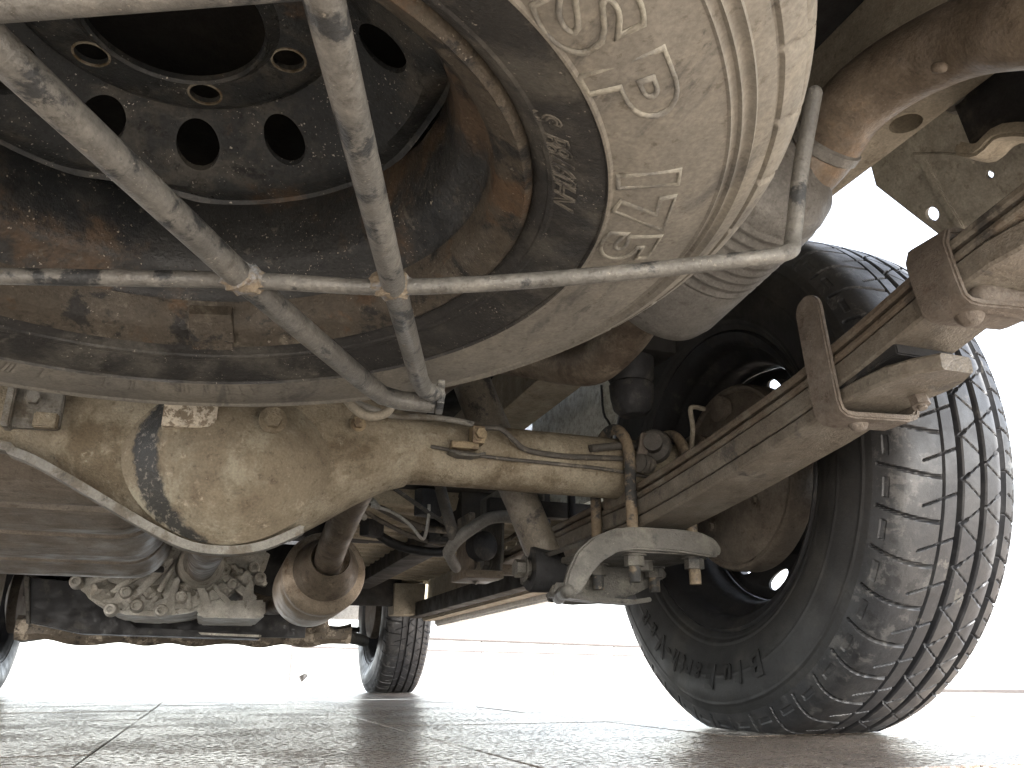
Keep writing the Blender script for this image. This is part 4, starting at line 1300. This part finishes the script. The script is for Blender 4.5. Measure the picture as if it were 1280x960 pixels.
# inner panels on the right
bm = bmesh.new()
prism_bm(bm, [(.643, .600, .612), (.656, .609, .588), (.678, .588, .544), (.6985, .568, .503), (.706, .533, .488), (.715, .45, .470), (.715, .34, .470), (.633, .34, .633), (.633, .58, .633)], (.005, 0, .0025))
me = bm_mesh(bm)
cut = bmesh.new()
lathe_bm(cut, [(0, -.04), (.0078, -.04), (.0078, .06), (0, .06)], (.683, .568, .533), (1, 0, .5), 20)
lathe_bm(cut, [(0, -.04), (.0042, -.04), (.0042, .06), (0, .06)], (.682, .494, .536), (1, 0, .5), 20)
bmesh.ops.recalc_face_normals(cut, faces=cut.faces)
qp = ob("quarter_panel", boolean_cut(me, cut), 'panel', van)
qp["label"] = "grey beige inner panel with two round holes"
strip("panel_bead", [(.655, .553, .589), (.664, .522, .571), (.672, .50, .555)], (.004, .002, -.008), .005, 'panel', van)
strip("panel_bead", [(.658, .545, .583), (.676, .548, .546), (.697, .548, .505)], (0, .009, 0), .005, 'panel', van)
prism("liner", [(.605, .470, .62), (.605, .455, .515), (.605, .44, .500), (.605, .42, .512), (.605, .36, .470), (.605, .30, .44), (.605, .28, .64)], (.022, -.01, .01), 'rubber', van, .006)
strip("liner_lip", catmull([(.60, .452, .516), (.602, .435, .503), (.604, .41, .506), (.606, .36, .472), (.608, .30, .44)], 4), (.03, 0, .0), .012, 'frame', van, .003)
lathe("liner_bush", [(0, 0), (.011, 0), (.016, .004), (.016, .02), (.020, .022), (.020, .03), (0, .03)], (.588, .448, .585), (1, .2, 0), 'muffler', van, 28)
prism("splash_panel", [(.700, 1.30, .40), (.700, 1.80, .40), (.700, 1.80, .68), (.700, 1.34, .68)], (.004, 0, 0), 'pale_panel', van, .0)
tube("panel_crack", [(.698, 1.372, .50), (.698, 1.378, .53), (.698, 1.402, .56), (.698, 1.407, .62)], .0024, 'black', van, 6, 3)
for y in (1.30, 1.42):
    box("panel_stay", (.60, y + .05, .36), (.012, .012, .17), 'black', van, None, .002)
box("panel_stay", (.56, 1.38, .352), (.22, .02, .03), 'under', van, None, .003)
for k, (x0_, z0_, x1_, z1_, r_) in enumerate(((.30, .395, .56, .372, .007), (.33, .382, .60, .350, .005), (.28, .420, .48, .330, .011))):
    tube("pipe_run", [(x0_ - .06, 1.62 + .1 * k, z0_ + .03), (x0_, 1.66 + .1 * k, z0_), ((x0_ + x1_) / 2, 1.72 + .08 * k, (z0_ + z1_) / 2 - .02), (x1_, 1.70 + .06 * k, z1_), (x1_ + .06, 1.8, z1_ + .03)], r_, 'wire' if k != 2 else 'black', van, 10, 5)
for x_, y_, z_, a_ in ((.395, 1.60, .395, 20), (.47, 1.78, .372, -15), (.33, 1.86, .39, 35)):
    box("pipe_bracket", (x_, y_, z_), (.05, .030, .055), 'rubber', van, Matrix.Rotation(R(a_), 3, 'Z'), .004)
box("shackle_bracket", (.59, .285, .465), (.035, .05, .14), 'under', van, None, .005)
box("brace", (.28, 1.15, .54), (.05, .6, .06), 'under', van, Matrix.Rotation(R(25), 3, 'Z'), .005)
box("brace", (.36, .93, .58), (.04, .5, .05), 'under', van, Matrix.Rotation(R(-35), 3, 'Z'), .005)

# ------------------------------------------------------------------ cables and hoses ahead of the axle
hs = thing("rubber_hose", (.41, 1.3, .30), "dusty grey hose bending behind the shock absorber", "hose")
tube("hose", [(.365, 1.33, .258), (.372, 1.31, .275), (.395, 1.30, .295), (.43, 1.30, .316), (.48, 1.31, .322), (.53, 1.33, .325)], .0105, 'muffler', hs, 14, 6)
tube("hose_branch", [(.372, 1.31, .275), (.36, 1.31, .31), (.345, 1.32, .37), (.34, 1.34, .45)], .010, 'wire', hs, 12, 5)
tube("fitting", [(.365, 1.33, .258), (.385, 1.35, .238)], .009, 'muffler', hs, 10, 0, True)
w1 = thing("brake_wire", (.35, 1.5, .32), "thin pale bent wire in the dark above the converter", "wire")
tube("wire", [(.262, 1.5, .362), (.30, 1.5, .354), (.335, 1.5, .333), (.358, 1.5, .309), (.366, 1.5, .311), (.372, 1.5, .345), (.372, 1.5, .372)], .0032, 'clean_wire', w1, 8, 4)
w2 = thing("cable_bundle", (.42, 1.45, .32), "dark drooping cable running to the spring hanger", "cable")
tube("cable", [(.30, 1.5, .40), (.38, 1.5, .352), (.42, 1.49, .326), (.445, 1.47, .300), (.46, 1.45, .297)], .0042, 'wire', w2, 8, 5)
tube("cable", [(.445, 1.47, .300), (.452, 1.46, .265), (.44, 1.45, .24), (.452, 1.44, .225)], .006, 'wire', w2, 8, 5)
